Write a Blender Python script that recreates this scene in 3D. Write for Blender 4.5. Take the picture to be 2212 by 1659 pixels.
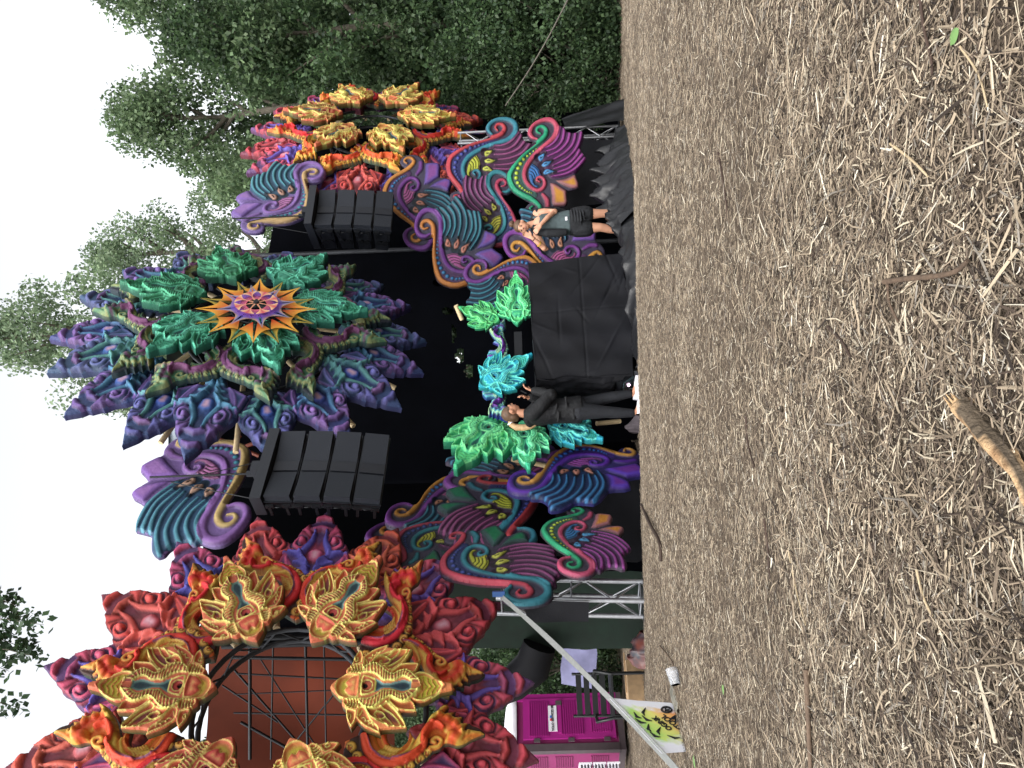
import bpy, bmesh, math, random
import numpy as np
from mathutils import Matrix, Vector
random.seed(7); RNG = np.random.default_rng(7)
D2R = math.radians
for _o in list(bpy.data.objects): bpy.data.objects.remove(_o)
scene = bpy.context.scene
COL = scene.collection

# ---------------------------------------------------------------- camera
CAM_Z = 0.85
PITCH, ROLL = D2R(1.55), D2R(2.1)
FPX = 1662.0                      # focal length for a 2212 px long side
_f = Vector((0, math.cos(PITCH), math.sin(PITCH)))
_r0 = Vector((1, 0, 0)); _u0 = Vector((0, -math.sin(PITCH), math.cos(PITCH)))
_R = _r0*math.cos(ROLL) - _u0*math.sin(ROLL)
_U = _u0*math.cos(ROLL) + _r0*math.sin(ROLL)
cam_d = bpy.data.cameras.new('camera'); cam = bpy.data.objects.new('camera', cam_d); COL.objects.link(cam)
cam_d.sensor_fit = 'HORIZONTAL'; cam_d.sensor_width = 36.0; cam_d.lens = 36.0*FPX/2212.0
cam_d.clip_start = 0.05; cam_d.clip_end = 2000.0
_X, _Y, _Z = -_U, _R, -_f         # the phone was held upright and the picture is stored on its side
cam.matrix_world = Matrix(((_X.x,_Y.x,_Z.x,0),(_X.y,_Y.y,_Z.y,0),(_X.z,_Y.z,_Z.z,CAM_Z),(0,0,0,1)))
scene.camera = cam

# ---------------------------------------------------------------- sky, sun, exposure
SUN_EL, SUN_AZ = D2R(52), D2R(200)
world = bpy.data.worlds.new('World'); scene.world = world; world.use_nodes = True
wn, wl = world.node_tree.nodes, world.node_tree.links
wn.clear()
wo = wn.new('ShaderNodeOutputWorld'); bg = wn.new('ShaderNodeBackground')
sky = wn.new('ShaderNodeTexSky'); sky.sky_type = 'NISHITA'; sky.sun_disc = False
sky.sun_elevation = SUN_EL; sky.sun_rotation = SUN_AZ
sky.air_density = 1.0; sky.dust_density = 4.0; sky.ozone_density = 1.0; sky.altitude = 100
hs = wn.new('ShaderNodeHueSaturation'); hs.inputs['Saturation'].default_value = 0.14
wl.new(sky.outputs[0], hs.inputs['Color']); wl.new(hs.outputs[0], bg.inputs['Color'])
bg.inputs['Strength'].default_value = 0.15
wl.new(bg.outputs[0], wo.inputs['Surface'])
sun_d = bpy.data.lights.new('sun', 'SUN'); sun_d.energy = 0.6; sun_d.angle = D2R(25); sun_d.color = (1.0, 0.97, 0.92)
sun = bpy.data.objects.new('sun', sun_d); COL.objects.link(sun)
_sd = Vector((math.sin(SUN_AZ)*math.cos(SUN_EL), math.cos(SUN_AZ)*math.cos(SUN_EL), math.sin(SUN_EL)))
sun.rotation_euler = (-_sd).to_track_quat('-Z', 'Y').to_euler()
sun.location = _sd*60
scene.render.engine = 'CYCLES'
scene.view_settings.view_transform = 'Standard'; scene.view_settings.look = 'None'
scene.view_settings.gamma = 1.0; scene.view_settings.use_curve_mapping = False
scene.view_settings.exposure = 1.5
scene.cycles.max_bounces = 6; scene.cycles.diffuse_bounces = 3; scene.cycles.transparent_max_bounces = 6

# ---------------------------------------------------------------- helpers
def ray(x, y):
    """direction through a point of the photograph (2212 x 1659 frame), scaled to depth 1"""
    return _f + _R*((829.5-y)/FPX) + _U*((1106.0-x)/FPX)
def at(x, y, depth):
    return Vector((0,0,CAM_Z)) + ray(x, y)*depth
_GY = np.array([-5, 0, 5, 7.5, 9.5, 11, 14.5, 20, 40, 80, 900.])
_GZ = np.array([0, 0, -.06, -.20, -.47, -.62, -.93, -1.2, -1.45, -1.5, -1.5])
def gz(x, y):
    return np.interp(y, _GY, _GZ) - 0.026*np.clip(x, -40, 40)*np.clip(np.asarray(y)/15.0, 0, 1)
def gu(x, y):
    """ground height with the small bumps of the trampled litter"""
    return gz(x,y)+.012*np.sin(x*2.1+1.3*np.sin(y*1.7))*np.sin(y*1.9+.7)+.008*np.sin(x*5.3+y*3.1)*np.sin(y*4.7-x*2.2)
def ground_at(x, y):
    """where the ray through a photo point meets the ground"""
    r = ray(x, y); lo, hi = 0.5, 80.0
    for _ in range(60):
        m = (lo+hi)/2; p = Vector((0,0,CAM_Z)) + r*m
        if p.z > float(gu(p.x, p.y)): lo = m
        else: hi = m
    return Vector((0,0,CAM_Z)) + r*lo
def tag(o, label=None, cat=None, group=None, kind=None):
    if label: o['label'] = label
    if cat: o['category'] = cat
    if group: o['group'] = group
    if kind: o['kind'] = kind
    return o
def empty(name, loc=(0,0,0), rz=0.0, mat=None):
    o = bpy.data.objects.new(name, None); COL.objects.link(o); o.empty_display_size = 0.2
    if mat is not None: o.matrix_world = mat
    else: o.location = loc; o.rotation_euler = (0,0,rz)
    return o
def link(name, me, parent=None, mat=None):
    o = bpy.data.objects.new(name, me); COL.objects.link(o)
    if parent is not None: o.parent = parent
    if mat is not None: o.matrix_local = mat
    return o
def copy_tree(o, parent=None):
    c = o.copy(); COL.objects.link(c); c.parent = parent
    if parent is not None: c.matrix_parent_inverse = o.matrix_parent_inverse.copy()
    for ch in o.children: copy_tree(ch, c)
    return c

def lin(c):
    c = np.asarray(c, float)/255.0
    return np.where(c <= 0.04045, c/12.92, ((c+0.055)/1.055)**2.4)

class MB:
    """collects simple shapes into one mesh"""
    def __init__(s): s.v = []; s.f = []; s.smooth = []
    def add(s, vs, fs, smooth=False):
        b = len(s.v); s.v += [tuple(v) for v in vs]; s.f += [tuple(b+i for i in f) for f in fs]
        s.smooth += [smooth]*len(fs); return s
    def box(s, c, d, M=None):
        x,y,z = d[0]/2,d[1]/2,d[2]/2
        vs = [Vector((sx*x+c[0], sy*y+c[1], sz*z+c[2])) for sx,sy,sz in ((-1,-1,-1),(1,-1,-1),(1,1,-1),(-1,1,-1),(-1,-1,1),(1,-1,1),(1,1,1),(-1,1,1))]
        if M is not None: vs = [M@v for v in vs]
        return s.add(vs, [(0,3,2,1),(4,5,6,7),(0,1,5,4),(1,2,6,5),(2,3,7,6),(3,0,4,7)])
    def tube(s, pts, r, n=8, caps=True, smooth=True, flat=1.0):
        pts = [Vector(p) for p in pts]
        rs = r if hasattr(r, '__len__') else [r]*len(pts)
        vs = []; fs = []; up = Vector((0,0,1)); prev = None
        for i,p in enumerate(pts):
            t = (pts[min(i+1,len(pts)-1)]-pts[max(i-1,0)])
            if t.length < 1e-9: t = Vector((0,0,1))
            t.normalize()
            if prev is None:
                a = t.cross(up)
                if a.length < 1e-3: a = t.cross(Vector((1,0,0)))
            else: a = prev - t*prev.dot(t)
            a.normalize(); prev = a; b = t.cross(a)
            for k in range(n):
                an = 2*math.pi*k/n
                vs.append(p + a*math.cos(an)*rs[i] + b*math.sin(an)*rs[i]*flat)
        for i in range(len(pts)-1):
            for k in range(n):
                fs.append((i*n+k, i*n+(k+1)%n, (i+1)*n+(k+1)%n, (i+1)*n+k))
        s.add(vs, fs, smooth)
        if caps:
            m = len(pts)
            s.add(vs[:n], [tuple(range(n-1,-1,-1))]); s.add(vs[(m-1)*n:], [tuple(range(n))])
        return s
    def mesh(s, name, mat=None):
        me = bpy.data.meshes.new(name); me.from_pydata([tuple(v) for v in s.v], [], s.f)
        me.polygons.foreach_set('use_smooth', np.array(s.smooth, bool)); me.update()
        if mat is not None: me.materials.append(mat)
        return me
    def build(s, name, mat=None, parent=None, M=None):
        return link(name, s.mesh(name, mat), parent, M)

def np_mesh(name, V, F, mat=None, smooth=False, cols=None, attr='paint'):
    """V (n,3), F (m,k) arrays"""
    V = np.asarray(V, np.float32); F = np.asarray(F, np.int32)
    me = bpy.data.meshes.new(name); k = F.shape[1]
    me.vertices.add(len(V)); me.vertices.foreach_set('co', V.ravel())
    me.loops.add(F.size); me.loops.foreach_set('vertex_index', F.ravel())
    me.polygons.add(len(F)); me.polygons.foreach_set('loop_start', np.arange(0, F.size, k, dtype=np.int32))
    me.polygons.foreach_set('loop_total', np.full(len(F), k, np.int32))
    me.polygons.foreach_set('use_smooth', np.full(len(F), smooth, bool))
    me.update(calc_edges=True)
    if cols is not None:
        a = me.color_attributes.new(attr, 'FLOAT_COLOR', 'POINT')
        c = np.ones((len(V),4), np.float32); c[:,:3] = cols; a.data.foreach_set('color', c.ravel())
    if mat is not None: me.materials.append(mat)
    return me

# ---------------------------------------------------------------- materials
def nodemat(name):
    m = bpy.data.materials.new(name); m.use_nodes = True
    nt = m.node_tree; return m, nt, nt.nodes['Principled BSDF']
def mat(name, c, rough=0.6, metal=0.0, var=0.15, scale=8.0, bump=0.0, bscale=40.0, spec=0.4, alpha=None, c2=None, coord='Object', emis=None):
    m, nt, b = nodemat(name); n, l = nt.nodes, nt.links
    tc = n.new('ShaderNodeTexCoord'); nz = n.new('ShaderNodeTexNoise'); nz.inputs['Scale'].default_value = scale; nz.inputs['Detail'].default_value = 5
    l.new(tc.outputs[coord], nz.inputs['Vector'])
    rp = n.new('ShaderNodeValToRGB'); e = rp.color_ramp.elements
    c = lin(c); lo = c*(1-var); hi = c*(1+var) if c2 is None else lin(c2)
    e[0].position = .3; e[1].position = .7
    e[0].color = (*lo,1); e[1].color = (*np.clip(hi,0,1),1)
    l.new(nz.outputs['Fac'], rp.inputs['Fac']); l.new(rp.outputs[0], b.inputs['Base Color'])
    b.inputs['Roughness'].default_value = rough; b.inputs['Metallic'].default_value = metal
    b.inputs['Specular IOR Level'].default_value = spec
    if bump:
        n2 = n.new('ShaderNodeTexNoise'); n2.inputs['Scale'].default_value = bscale; n2.inputs['Detail'].default_value = 6
        l.new(tc.outputs[coord], n2.inputs['Vector'])
        bp = n.new('ShaderNodeBump'); bp.inputs['Strength'].default_value = bump; bp.inputs['Distance'].default_value = 0.02
        l.new(n2.outputs['Fac'], bp.inputs['Height']); l.new(bp.outputs[0], b.inputs['Normal'])
    if alpha is not None: b.inputs['Alpha'].default_value = alpha
    if emis: b.inputs['Emission Color'].default_value = (*lin(emis[0]),1); b.inputs['Emission Strength'].default_value = emis[1]
    return m
def attr_mat(name, attr='paint', rough=0.5, bump=0.15, bscale=25.0, spec=0.35, var=0.12, vscale=6.0, trans=0.0, gain=1.0, ovar=0.0):
    m, nt, b = nodemat(name); n, l = nt.nodes, nt.links
    at_ = n.new('ShaderNodeAttribute'); at_.attribute_name = attr
    tc = n.new('ShaderNodeTexCoord'); nz = n.new('ShaderNodeTexNoise'); nz.inputs['Scale'].default_value = vscale; nz.inputs['Detail'].default_value = 6
    l.new(tc.outputs['Object'], nz.inputs['Vector'])
    mr = n.new('ShaderNodeMapRange'); mr.inputs[1].default_value = .3; mr.inputs[2].default_value = .7; mr.inputs[3].default_value = gain*(1-var); mr.inputs[4].default_value = gain*(1+var)
    l.new(nz.outputs['Fac'], mr.inputs[0])
    oi = n.new('ShaderNodeObjectInfo'); rr = n.new('ShaderNodeMapRange'); rr.inputs[3].default_value = 1-ovar; rr.inputs[4].default_value = 1+ovar; l.new(oi.outputs['Random'], rr.inputs[0])
    nf = n.new('ShaderNodeTexNoise'); nf.inputs['Scale'].default_value = vscale*7; nf.inputs['Detail'].default_value = 8; nf.inputs['Roughness'].default_value = .75; l.new(tc.outputs['Object'], nf.inputs['Vector'])
    mf = n.new('ShaderNodeMapRange'); mf.inputs[1].default_value = .3; mf.inputs[2].default_value = .7; mf.inputs[3].default_value = 1-var*.7; mf.inputs[4].default_value = 1+var*.7; l.new(nf.outputs['Fac'], mf.inputs[0])
    m1 = n.new('ShaderNodeMath'); m1.operation = 'MULTIPLY'; l.new(mr.outputs[0], m1.inputs[0]); l.new(rr.outputs[0], m1.inputs[1])
    m0 = n.new('ShaderNodeMath'); m0.operation = 'MULTIPLY'; l.new(m1.outputs[0], m0.inputs[0]); l.new(mf.outputs[0], m0.inputs[1])
    hv = n.new('ShaderNodeHueSaturation'); hr_ = n.new('ShaderNodeMapRange'); hr_.inputs[3].default_value = .5-ovar*.12; hr_.inputs[4].default_value = .5+ovar*.12; l.new(oi.outputs['Random'], hr_.inputs[0]); l.new(hr_.outputs[0], hv.inputs['Hue']); l.new(at_.outputs['Color'], hv.inputs['Color'])
    mx = n.new('ShaderNodeVectorMath'); mx.operation = 'SCALE'
    l.new(hv.outputs[0], mx.inputs[0]); l.new(m0.outputs[0], mx.inputs['Scale'])
    l.new(mx.outputs[0], b.inputs['Base Color'])
    b.inputs['Roughness'].default_value = rough; b.inputs['Specular IOR Level'].default_value = spec
    if bump:
        n2 = n.new('ShaderNodeTexNoise'); n2.inputs['Scale'].default_value = bscale; n2.inputs['Detail'].default_value = 5
        l.new(tc.outputs['Object'], n2.inputs['Vector'])
        bp = n.new('ShaderNodeBump'); bp.inputs['Strength'].default_value = bump; bp.inputs['Distance'].default_value = 0.02
        l.new(n2.outputs['Fac'], bp.inputs['Height']); l.new(bp.outputs[0], b.inputs['Normal'])
    if trans:
        b.inputs['Transmission Weight'].default_value = 0.0
        tr = n.new('ShaderNodeBsdfTranslucent'); l.new(mx.outputs[0], tr.inputs['Color'])
        ms = n.new('ShaderNodeMixShader'); ms.inputs[0].default_value = trans
        l.new(b.outputs[0], ms.inputs[1]); l.new(tr.outputs[0], ms.inputs[2])
        l.new(ms.outputs[0], n['Material Output'].inputs['Surface'])
    return m
M_PAINT = attr_mat('painted_foam', rough=0.6, bump=0.4, bscale=26, var=0.16, gain=0.72, ovar=.13, spec=.3)
M_PAINT2 = attr_mat('painted_foam_panels', rough=0.55, bump=0.4, bscale=26, var=0.18, gain=0.46, ovar=.10, spec=.3)
M_BLACKCLOTH = mat('black_cloth', (14,15,20), rough=0.75, var=.25, scale=3, bump=.2, bscale=120, spec=.25)
M_BLACKPLASTIC = mat('black_sheet', (13,14,18), rough=0.5, var=.25, scale=4, bump=.25, bscale=30, spec=.45)
M_ALU = mat('aluminium', (168,170,174), rough=0.38, metal=0.9, var=.12, scale=20, bump=.05)
M_DARKSTEEL = mat('dark_steel', (60,62,66), rough=0.5, metal=0.6, var=.2)
M_BAMBOO = mat('bamboo', (196,176,138), rough=0.55, var=.15, scale=15)
# ---------------------------------------------------------------- carved relief engine
def cr(pts, closed=False, n=8):
    """Catmull-Rom through pts; a point with a third entry is a corner"""
    P = [np.array(p[:2], float) for p in pts]; C = [len(p) > 2 for p in pts]
    if closed:
        if any(C):
            k = C.index(True); P = P[k:]+P[:k]; C = C[k:]+C[:k]
            P = P+[P[0]]; C = C+[True]
        else:
            N = len(P); out = []
            for i in range(N):
                p0,p1,p2,p3 = P[i-1],P[i],P[(i+1)%N],P[(i+2)%N]
                for k in range(n): out.append(_crp(p0,p1,p2,p3,k/n))
            return np.array(out)
    out = []; L = len(P)
    for i in range(L-1):
        p1,p2 = P[i],P[i+1]
        p0 = P[i-1] if i > 0 and not C[i] else p1
        p3 = P[i+2] if i+2 < L and not C[i+1] else p2
        for k in range(n): out.append(_crp(p0,p1,p2,p3,k/n))
    if not closed: out.append(P[-1])
    return np.array(out)
def _crp(p0,p1,p2,p3,t):
    return 0.5*((2*p1)+(-p0+p2)*t+(2*p0-5*p1+4*p2-p3)*t*t+(-p0+3*p1-3*p2+p3)*t**3)
def seg_dist(P, poly, closed=False):
    """distance, arc parameter 0..1, signed side, nearest point"""
    A = poly; B = np.roll(poly,-1,0) if closed else poly[1:]
    A = A if closed else poly[:-1]
    AB = B-A; L2 = np.maximum((AB**2).sum(1),1e-12); L = np.sqrt(L2)
    cum = np.concatenate([[0],np.cumsum(L)])
    N = len(P); d = np.empty(N); t = np.empty(N); sd = np.empty(N); q = np.empty((N,2))
    for s in range(0,N,4000):
        p = P[s:s+4000]; AP = p[:,None,:]-A[None]
        u = np.clip((AP*AB).sum(2)/L2,0,1)
        dv = AP-u[...,None]*AB; dd = (dv**2).sum(2); j = dd.argmin(1); r = np.arange(len(p))
        d[s:s+4000] = np.sqrt(dd[r,j]); t[s:s+4000] = (cum[j]+u[r,j]*L[j])/cum[-1]
        sd[s:s+4000] = np.sign(AB[j,0]*AP[r,j,1]-AB[j,1]*AP[r,j,0])
        q[s:s+4000] = A[j]+u[r,j][:,None]*AB[j]
    return d,t,sd,q
def inside(P, poly):
    A = poly; B = np.roll(poly,-1,0); r = np.zeros(len(P),bool)
    x,y = P[:,0],P[:,1]
    for a,b in zip(A,B):
        if a[1] == b[1]: continue
        c = ((a[1] > y) != (b[1] > y)) & (x < (b[0]-a[0])*(y-a[1])/(b[1]-a[1])+a[0]); r ^= c
    return r
def sstep(a,b,x):
    t = np.clip((x-a)/(b-a),0,1); return t*t*(3-2*t)
def ramp(q, stops):
    xs = [s[0] for s in stops]; cs = np.array([lin(s[1]) for s in stops])
    return np.stack([np.interp(q, xs, cs[:,i]) for i in range(3)],1)

class Relief:
    def __init__(s, outline, spacing, sym=False, base=(90,90,90), edge_r=None, edge_h=None, lev=0.0, dome=0.0):
        """outline dense closed polygon; sym: features are evaluated on |x|"""
        s.out = outline; s.sp = spacing
        lo = outline.min(0)-spacing; hi = outline.max(0)+spacing
        nx = int((hi[0]-lo[0])/spacing)+2; ny = int((hi[1]-lo[1])/spacing)+2
        gx,gy = np.meshgrid(lo[0]+np.arange(nx)*spacing, lo[1]+np.arange(ny)*spacing)
        G = np.stack([gx.ravel(),gy.ravel()],1)
        ins = inside(G,outline); I = ins.reshape(ny,nx)
        keep = I[:-1,:-1]|I[1:,:-1]|I[:-1,1:]|I[1:,1:]
        idx = np.arange(nx*ny).reshape(ny,nx)
        F = np.stack([idx[:-1,:-1][keep],idx[:-1,1:][keep],idx[1:,1:][keep],idx[1:,:-1][keep]],1)
        used = np.unique(F); remap = -np.ones(nx*ny,int); remap[used] = np.arange(len(used)); s.F = remap[F]
        P = G[used]; ins = ins[used]
        d,t,_,q = seg_dist(P,outline,True)
        near = (~ins)|(d < 0.3*spacing)
        P = np.where(near[:,None], q, P); d = np.where(near,0,d)
        s.P0 = P; s.P = np.stack([np.abs(P[:,0]),P[:,1]],1) if sym else P
        s.d = d; N = len(P)
        s.z = np.full(N, float(lev)); s.c = np.tile(lin(base),(N,1)).astype(float)
        if dome: s.z += dome*np.sqrt(np.clip(d/d.max(),0,1))
    def _sel(s, poly, pad):
        lo = poly.min(0)-pad; hi = poly.max(0)+pad
        return np.nonzero((s.P[:,0]>=lo[0])&(s.P[:,0]<=hi[0])&(s.P[:,1]>=lo[1])&(s.P[:,1]<=hi[1]))[0]
    def stroke(s, poly, w, h, stops, prof='round', mode='max', lev=None, fade=0.85, signed=False, cmix=1.0):
        w = np.atleast_1d(w).astype(float); i = s._sel(poly,w.max())
        if len(i) == 0: return s
        d,t,sd,_ = seg_dist(s.P[i],poly)
        W = np.interp(t,np.linspace(0,1,len(w)),w); q = d/np.maximum(W,1e-9); m = q < 1
        i,q,sd,t = i[m],q[m],sd[m],t[m]
        if prof == 'round': f = np.sqrt(np.clip(1-q*q,0,1))
        elif prof == 'soft': f = .5+.5*np.cos(np.pi*q)
        else: f = np.clip(1-q,0,1)
        if mode == 'max': s.z[i] = np.maximum(s.z[i], (s.z[i]*0+ (lev if lev is not None else 0)) + h*f) if lev is not None else s.z[i]+h*f
        else: s.z[i] = s.z[i]+h*f
        if stops:
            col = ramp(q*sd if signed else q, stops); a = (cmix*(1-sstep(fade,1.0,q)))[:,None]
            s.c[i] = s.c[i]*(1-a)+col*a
        return s
    def pad(s, poly, r, h, stops, dish=0.0, lev=None, cmix=1.0, soft=0.0):
        """closed area raised by h with rounded border r; stops run over distance from the border / r"""
        i = s._sel(poly,0); i = i[inside(s.P[i],poly)]
        if len(i) == 0: return s
        d,_,_,_ = seg_dist(s.P[i],poly,True); q = d/r
        f = np.sqrt(np.clip(1-(1-np.clip(q,0,1))**2,0,1))
        s.z[i] = (s.z[i] if lev is None else lev)+h*f - dish*sstep(0,1,q)
        if stops:
            col = ramp(q,stops); a = np.full(len(i),cmix)
            if soft: a = a*sstep(0,soft,q)
            a = a[:,None]; s.c[i] = s.c[i]*(1-a)+col*a
        return s
    def bead(s, x, y, r, h, c, dark=None):
        i = s._sel(np.array([[x,y]]),r*1.35); d = np.hypot(s.P[i,0]-x,s.P[i,1]-y)/r
        if dark is not None:
            m = d < 1.35; a = .8*(1-sstep(1,1.35,d[m]))[:,None]; s.c[i[m]] = s.c[i[m]]*(1-a)+lin(dark)*a
        m = d < 1; s.z[i[m]] += h*np.sqrt(1-d[m]**2)
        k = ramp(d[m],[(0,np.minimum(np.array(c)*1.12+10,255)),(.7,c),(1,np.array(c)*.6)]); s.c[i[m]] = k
        return s
    def mesh(s, name, scale, thick, edge_r, edge_h, side, zs=1.0, matl=None):
        """edge: rounded rim; side: colour of the cut sides"""
        e = edge_h*np.sqrt(np.clip(1-(1-np.clip(s.d/edge_r,0,1))**2,0,1))
        z = (s.z*zs*sstep(0,1,np.clip(s.d/(edge_r*.5),0,1)))+e
        V = np.column_stack([s.P0*scale, z*scale]); F = s.F
        # boundary edges -> skirt
        E = np.concatenate([F[:,[0,1]],F[:,[1,2]],F[:,[2,3]],F[:,[3,0]]]); key = np.sort(E,1)
        u,inv,cnt = np.unique(key[:,0].astype(np.int64)*10**7+key[:,1],return_inverse=True,return_counts=True)
        BE = E[cnt[inv]==1]; bv = np.unique(BE); mp = -np.ones(len(V),int)
        n0 = len(V); mp[bv] = n0+np.arange(len(bv)); m1 = mp.copy(); m1[bv] = n0+len(bv)+np.arange(len(bv))
        top = V[bv]; mid = V[bv].copy(); mid[:,2] = -thick*scale
        V2 = np.concatenate([V,top,mid]); F2 = np.column_stack([BE[:,1],BE[:,0],mp[BE[:,0]],mp[BE[:,1]]])
        F2 = np.column_stack([mp[BE[:,1]],mp[BE[:,0]],m1[BE[:,0]],m1[BE[:,1]]])
        sc = np.tile(lin(side),(len(bv),1)); st = .35*s.c[bv]+.65*lin(side)
        C = np.concatenate([s.c,st,sc*.75])
        return np_mesh(name, V2, np.concatenate([F,F2]), matl or M_PAINT, True, np.clip(C,0,1))

# ---- moulds -------------------------------------------------------
def img(pts):      # traced on the sideways picture: right = -y, up = -x
    return [((-p[1]), (-p[0]))+tuple(p[2:]) for p in pts]

# 1. lotus petal, symmetric; axis from base (0,0) to tip (0,1)
_lb = np.array([80.,1090.]); _ld = np.array([1990.,-240.]); _lL = np.hypot(*_ld); _ld /= _lL
def LT(pts):
    out = []
    for p in pts:
        r = np.array(p[:2],float)-_lb
        out.append((max(0.0,-(0.12*r[0]+0.993*r[1])/_lL*1.22), (r@_ld)/_lL)+tuple(p[2:]))
    return out
def past(pts): return [((-.16 if p[0] < .022 else p[0]), p[1])+tuple(p[2:]) for p in pts]   # cells that cross the axis
def lotus(name, pal, sp=1/150., scale=1.0):
    rim, mid, deep, tipc, spoon, spoon2, eye, side = (pal[k] for k in ('rim','mid','deep','tip','spoon','spoon2','eye','side'))
    half = [(75,1095,1),(110,1040),(200,950),(290,890,1),(275,830),(345,760,1),(348,690),(375,590),(430,498,1),(490,560),(512,600,1),(560,560),(640,490),(740,435),(890,368,1),(882,420,1),(1000,418),(1150,405),(1305,400,1),(1260,520),(1195,620,1),(1330,598),(1468,588,1),(1445,680),(1395,745,1),(1470,715),(1560,703),(1700,733),(1850,792),(1980,806),(2062,815),(2075,850,1)]
    hp = cr(LT(half),False,6); hp[0,0] = 0; hp[-1,0] = 0
    out = np.concatenate([hp, (hp*[-1,1])[1:-1][::-1]])
    R = Relief(out, sp, True, base=mid)
    R.z += .05*np.sqrt(np.clip(1-(R.P[:,0]/.42)**2,0,1))
    def cell(pts, r=.03, dish=.065, stops=None, corner=True):
        poly = cr(past(LT(pts)),True,6)
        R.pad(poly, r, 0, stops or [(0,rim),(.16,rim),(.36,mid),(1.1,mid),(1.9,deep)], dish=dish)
    def ln(pts, w=.010, h=.02, c=None): R.stroke(cr(LT(pts),False,6), w*.72, h*1.3, [(0,c or rim),(1,c or rim)], 'soft', 'add', fade=.25)
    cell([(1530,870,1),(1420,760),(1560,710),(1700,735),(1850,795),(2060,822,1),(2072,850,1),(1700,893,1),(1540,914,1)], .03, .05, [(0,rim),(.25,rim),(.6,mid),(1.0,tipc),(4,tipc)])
    for k in range(6):
        u = k/5.; ln([(1560+380*u,905-45*u),(1500+390*u,850-25*u),(1480+400*u,770+40*u)], .008, .02, mid)
    cell([(1020,785,1),(1110,690),(1210,635),(1460,592,1),(1430,690),(1395,745,1),(1250,732),(1060,815,1)])
    cell([(640,735,1),(720,610),(900,500),(1100,425),(1303,402,1),(1250,530),(1195,620),(1080,730),(1000,765),(880,715),(760,700)])
    ln([(990,762),(1120,650),(1230,510),(1290,415)], .012,.03); ln([(900,715),(1060,620),(1170,510),(1215,425)], .012,.03)
    ln([(970,585),(1040,520),(1110,430)], .010,.025); ln([(890,560),(960,500),(1020,440)], .010,.025)
    ln([(660,720),(740,600),(850,560),(960,585),(930,640),(850,668),(795,645),(820,610)], .012,.03)
    cell([(535,700,1),(530,605),(640,505),(760,440),(888,372,1),(850,460),(740,570),(650,720),(570,745)], .026,.045)
    for a,b in (((600,610),(660,560)),((650,560),(720,520)),((710,520),(780,480)),((560,640),(600,700))): ln([a,((a[0]+b[0])/2+15,(a[1]+b[1])/2+20),b],.009,.02)
    cell([(348,748,1),(362,640),(430,512,1),(495,595),(500,705,1),(410,742)], .026,.05)
    ln([(375,640),(395,690),(430,668),(415,630)], .010,.03)
    cell([(300,842,1),(350,775),(450,735),(520,722,1),(560,790,1),(540,850),(330,882,1)], .02,.03)
    for k in range(5): ln([(340+50*k,775-8*k),(375+45*k,820-5*k),(365+45*k,870-5*k)],.010,.025)
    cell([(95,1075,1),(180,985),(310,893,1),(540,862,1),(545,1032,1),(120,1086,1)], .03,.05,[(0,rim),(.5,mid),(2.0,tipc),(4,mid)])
    bulb = cr(past(LT([(300,1015,1),(330,970),(390,915),(470,890),(540,915),(585,1029,1)])),True,6)
    R.pad(bulb,.05,.05,[(0,rim),(.25,eye),(.8,mid),(1.6,(236,214,120) if pal['warm'] else rim)])
    O = cr(LT([(560,795),(640,732),(740,702),(860,740),(960,798),(1060,820),(1160,765),(1260,732),(1380,772),(1530,868)]),False,8)
    I = cr(LT([(575,850),(700,835),(820,862),(920,915),(1000,906),(1110,895),(1190,842),(1260,826),(1340,850),(1390,885)]),False,8)
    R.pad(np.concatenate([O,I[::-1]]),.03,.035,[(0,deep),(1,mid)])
    R.stroke(O,.009,.035,[(0,rim),(1,rim)],'soft','add',fade=.4); R.stroke(I,.008,.015,[(0,rim),(1,rim)],'soft','add',fade=.4)
    for k in range(2,len(O)-2,4):
        j = min(len(I)-1,max(0,k-2)); R.stroke(np.array([O[k],(O[k]+I[j])/2+[.004,.0],I[j]]),.0055,.025,[(0,rim),(1,rim)],'soft','add',fade=.4)
    sp_ = cr([((q_[0]*.66 if q_[0] > 0 else q_[0]),)+tuple(q_[1:]) for q_ in past(LT([(585,860,1),(720,845),(850,885),(930,928),(1050,916),(1150,868),(1250,832),(1350,855),(1392,890),(1392,932,1),(930,988,1),(600,1030,1)]))],True,6)
    R.pad(sp_,.02,-.02,[(0,spoon2),(.4,spoon2),(1.1,spoon),(3,np.array(spoon)*.65)])
    ey = cr(past(LT([(545,1033,1),(570,925),(650,885),(760,905),(815,950),(822,1003,1)])),True,6)
    R.pad(ey,.03,.02,[(0,rim),(.3,rim),(.5,eye),(1.6,np.array(eye)*.75)])
    R.bead(0,.30,.042,-.02,(168,66,52) if pal['warm'] else eye,dark=rim); R.bead(0,.285,.020,-.03,(24,16,16))
    return R.mesh(name, scale, .085, .016, .012, side, .72)

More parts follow.
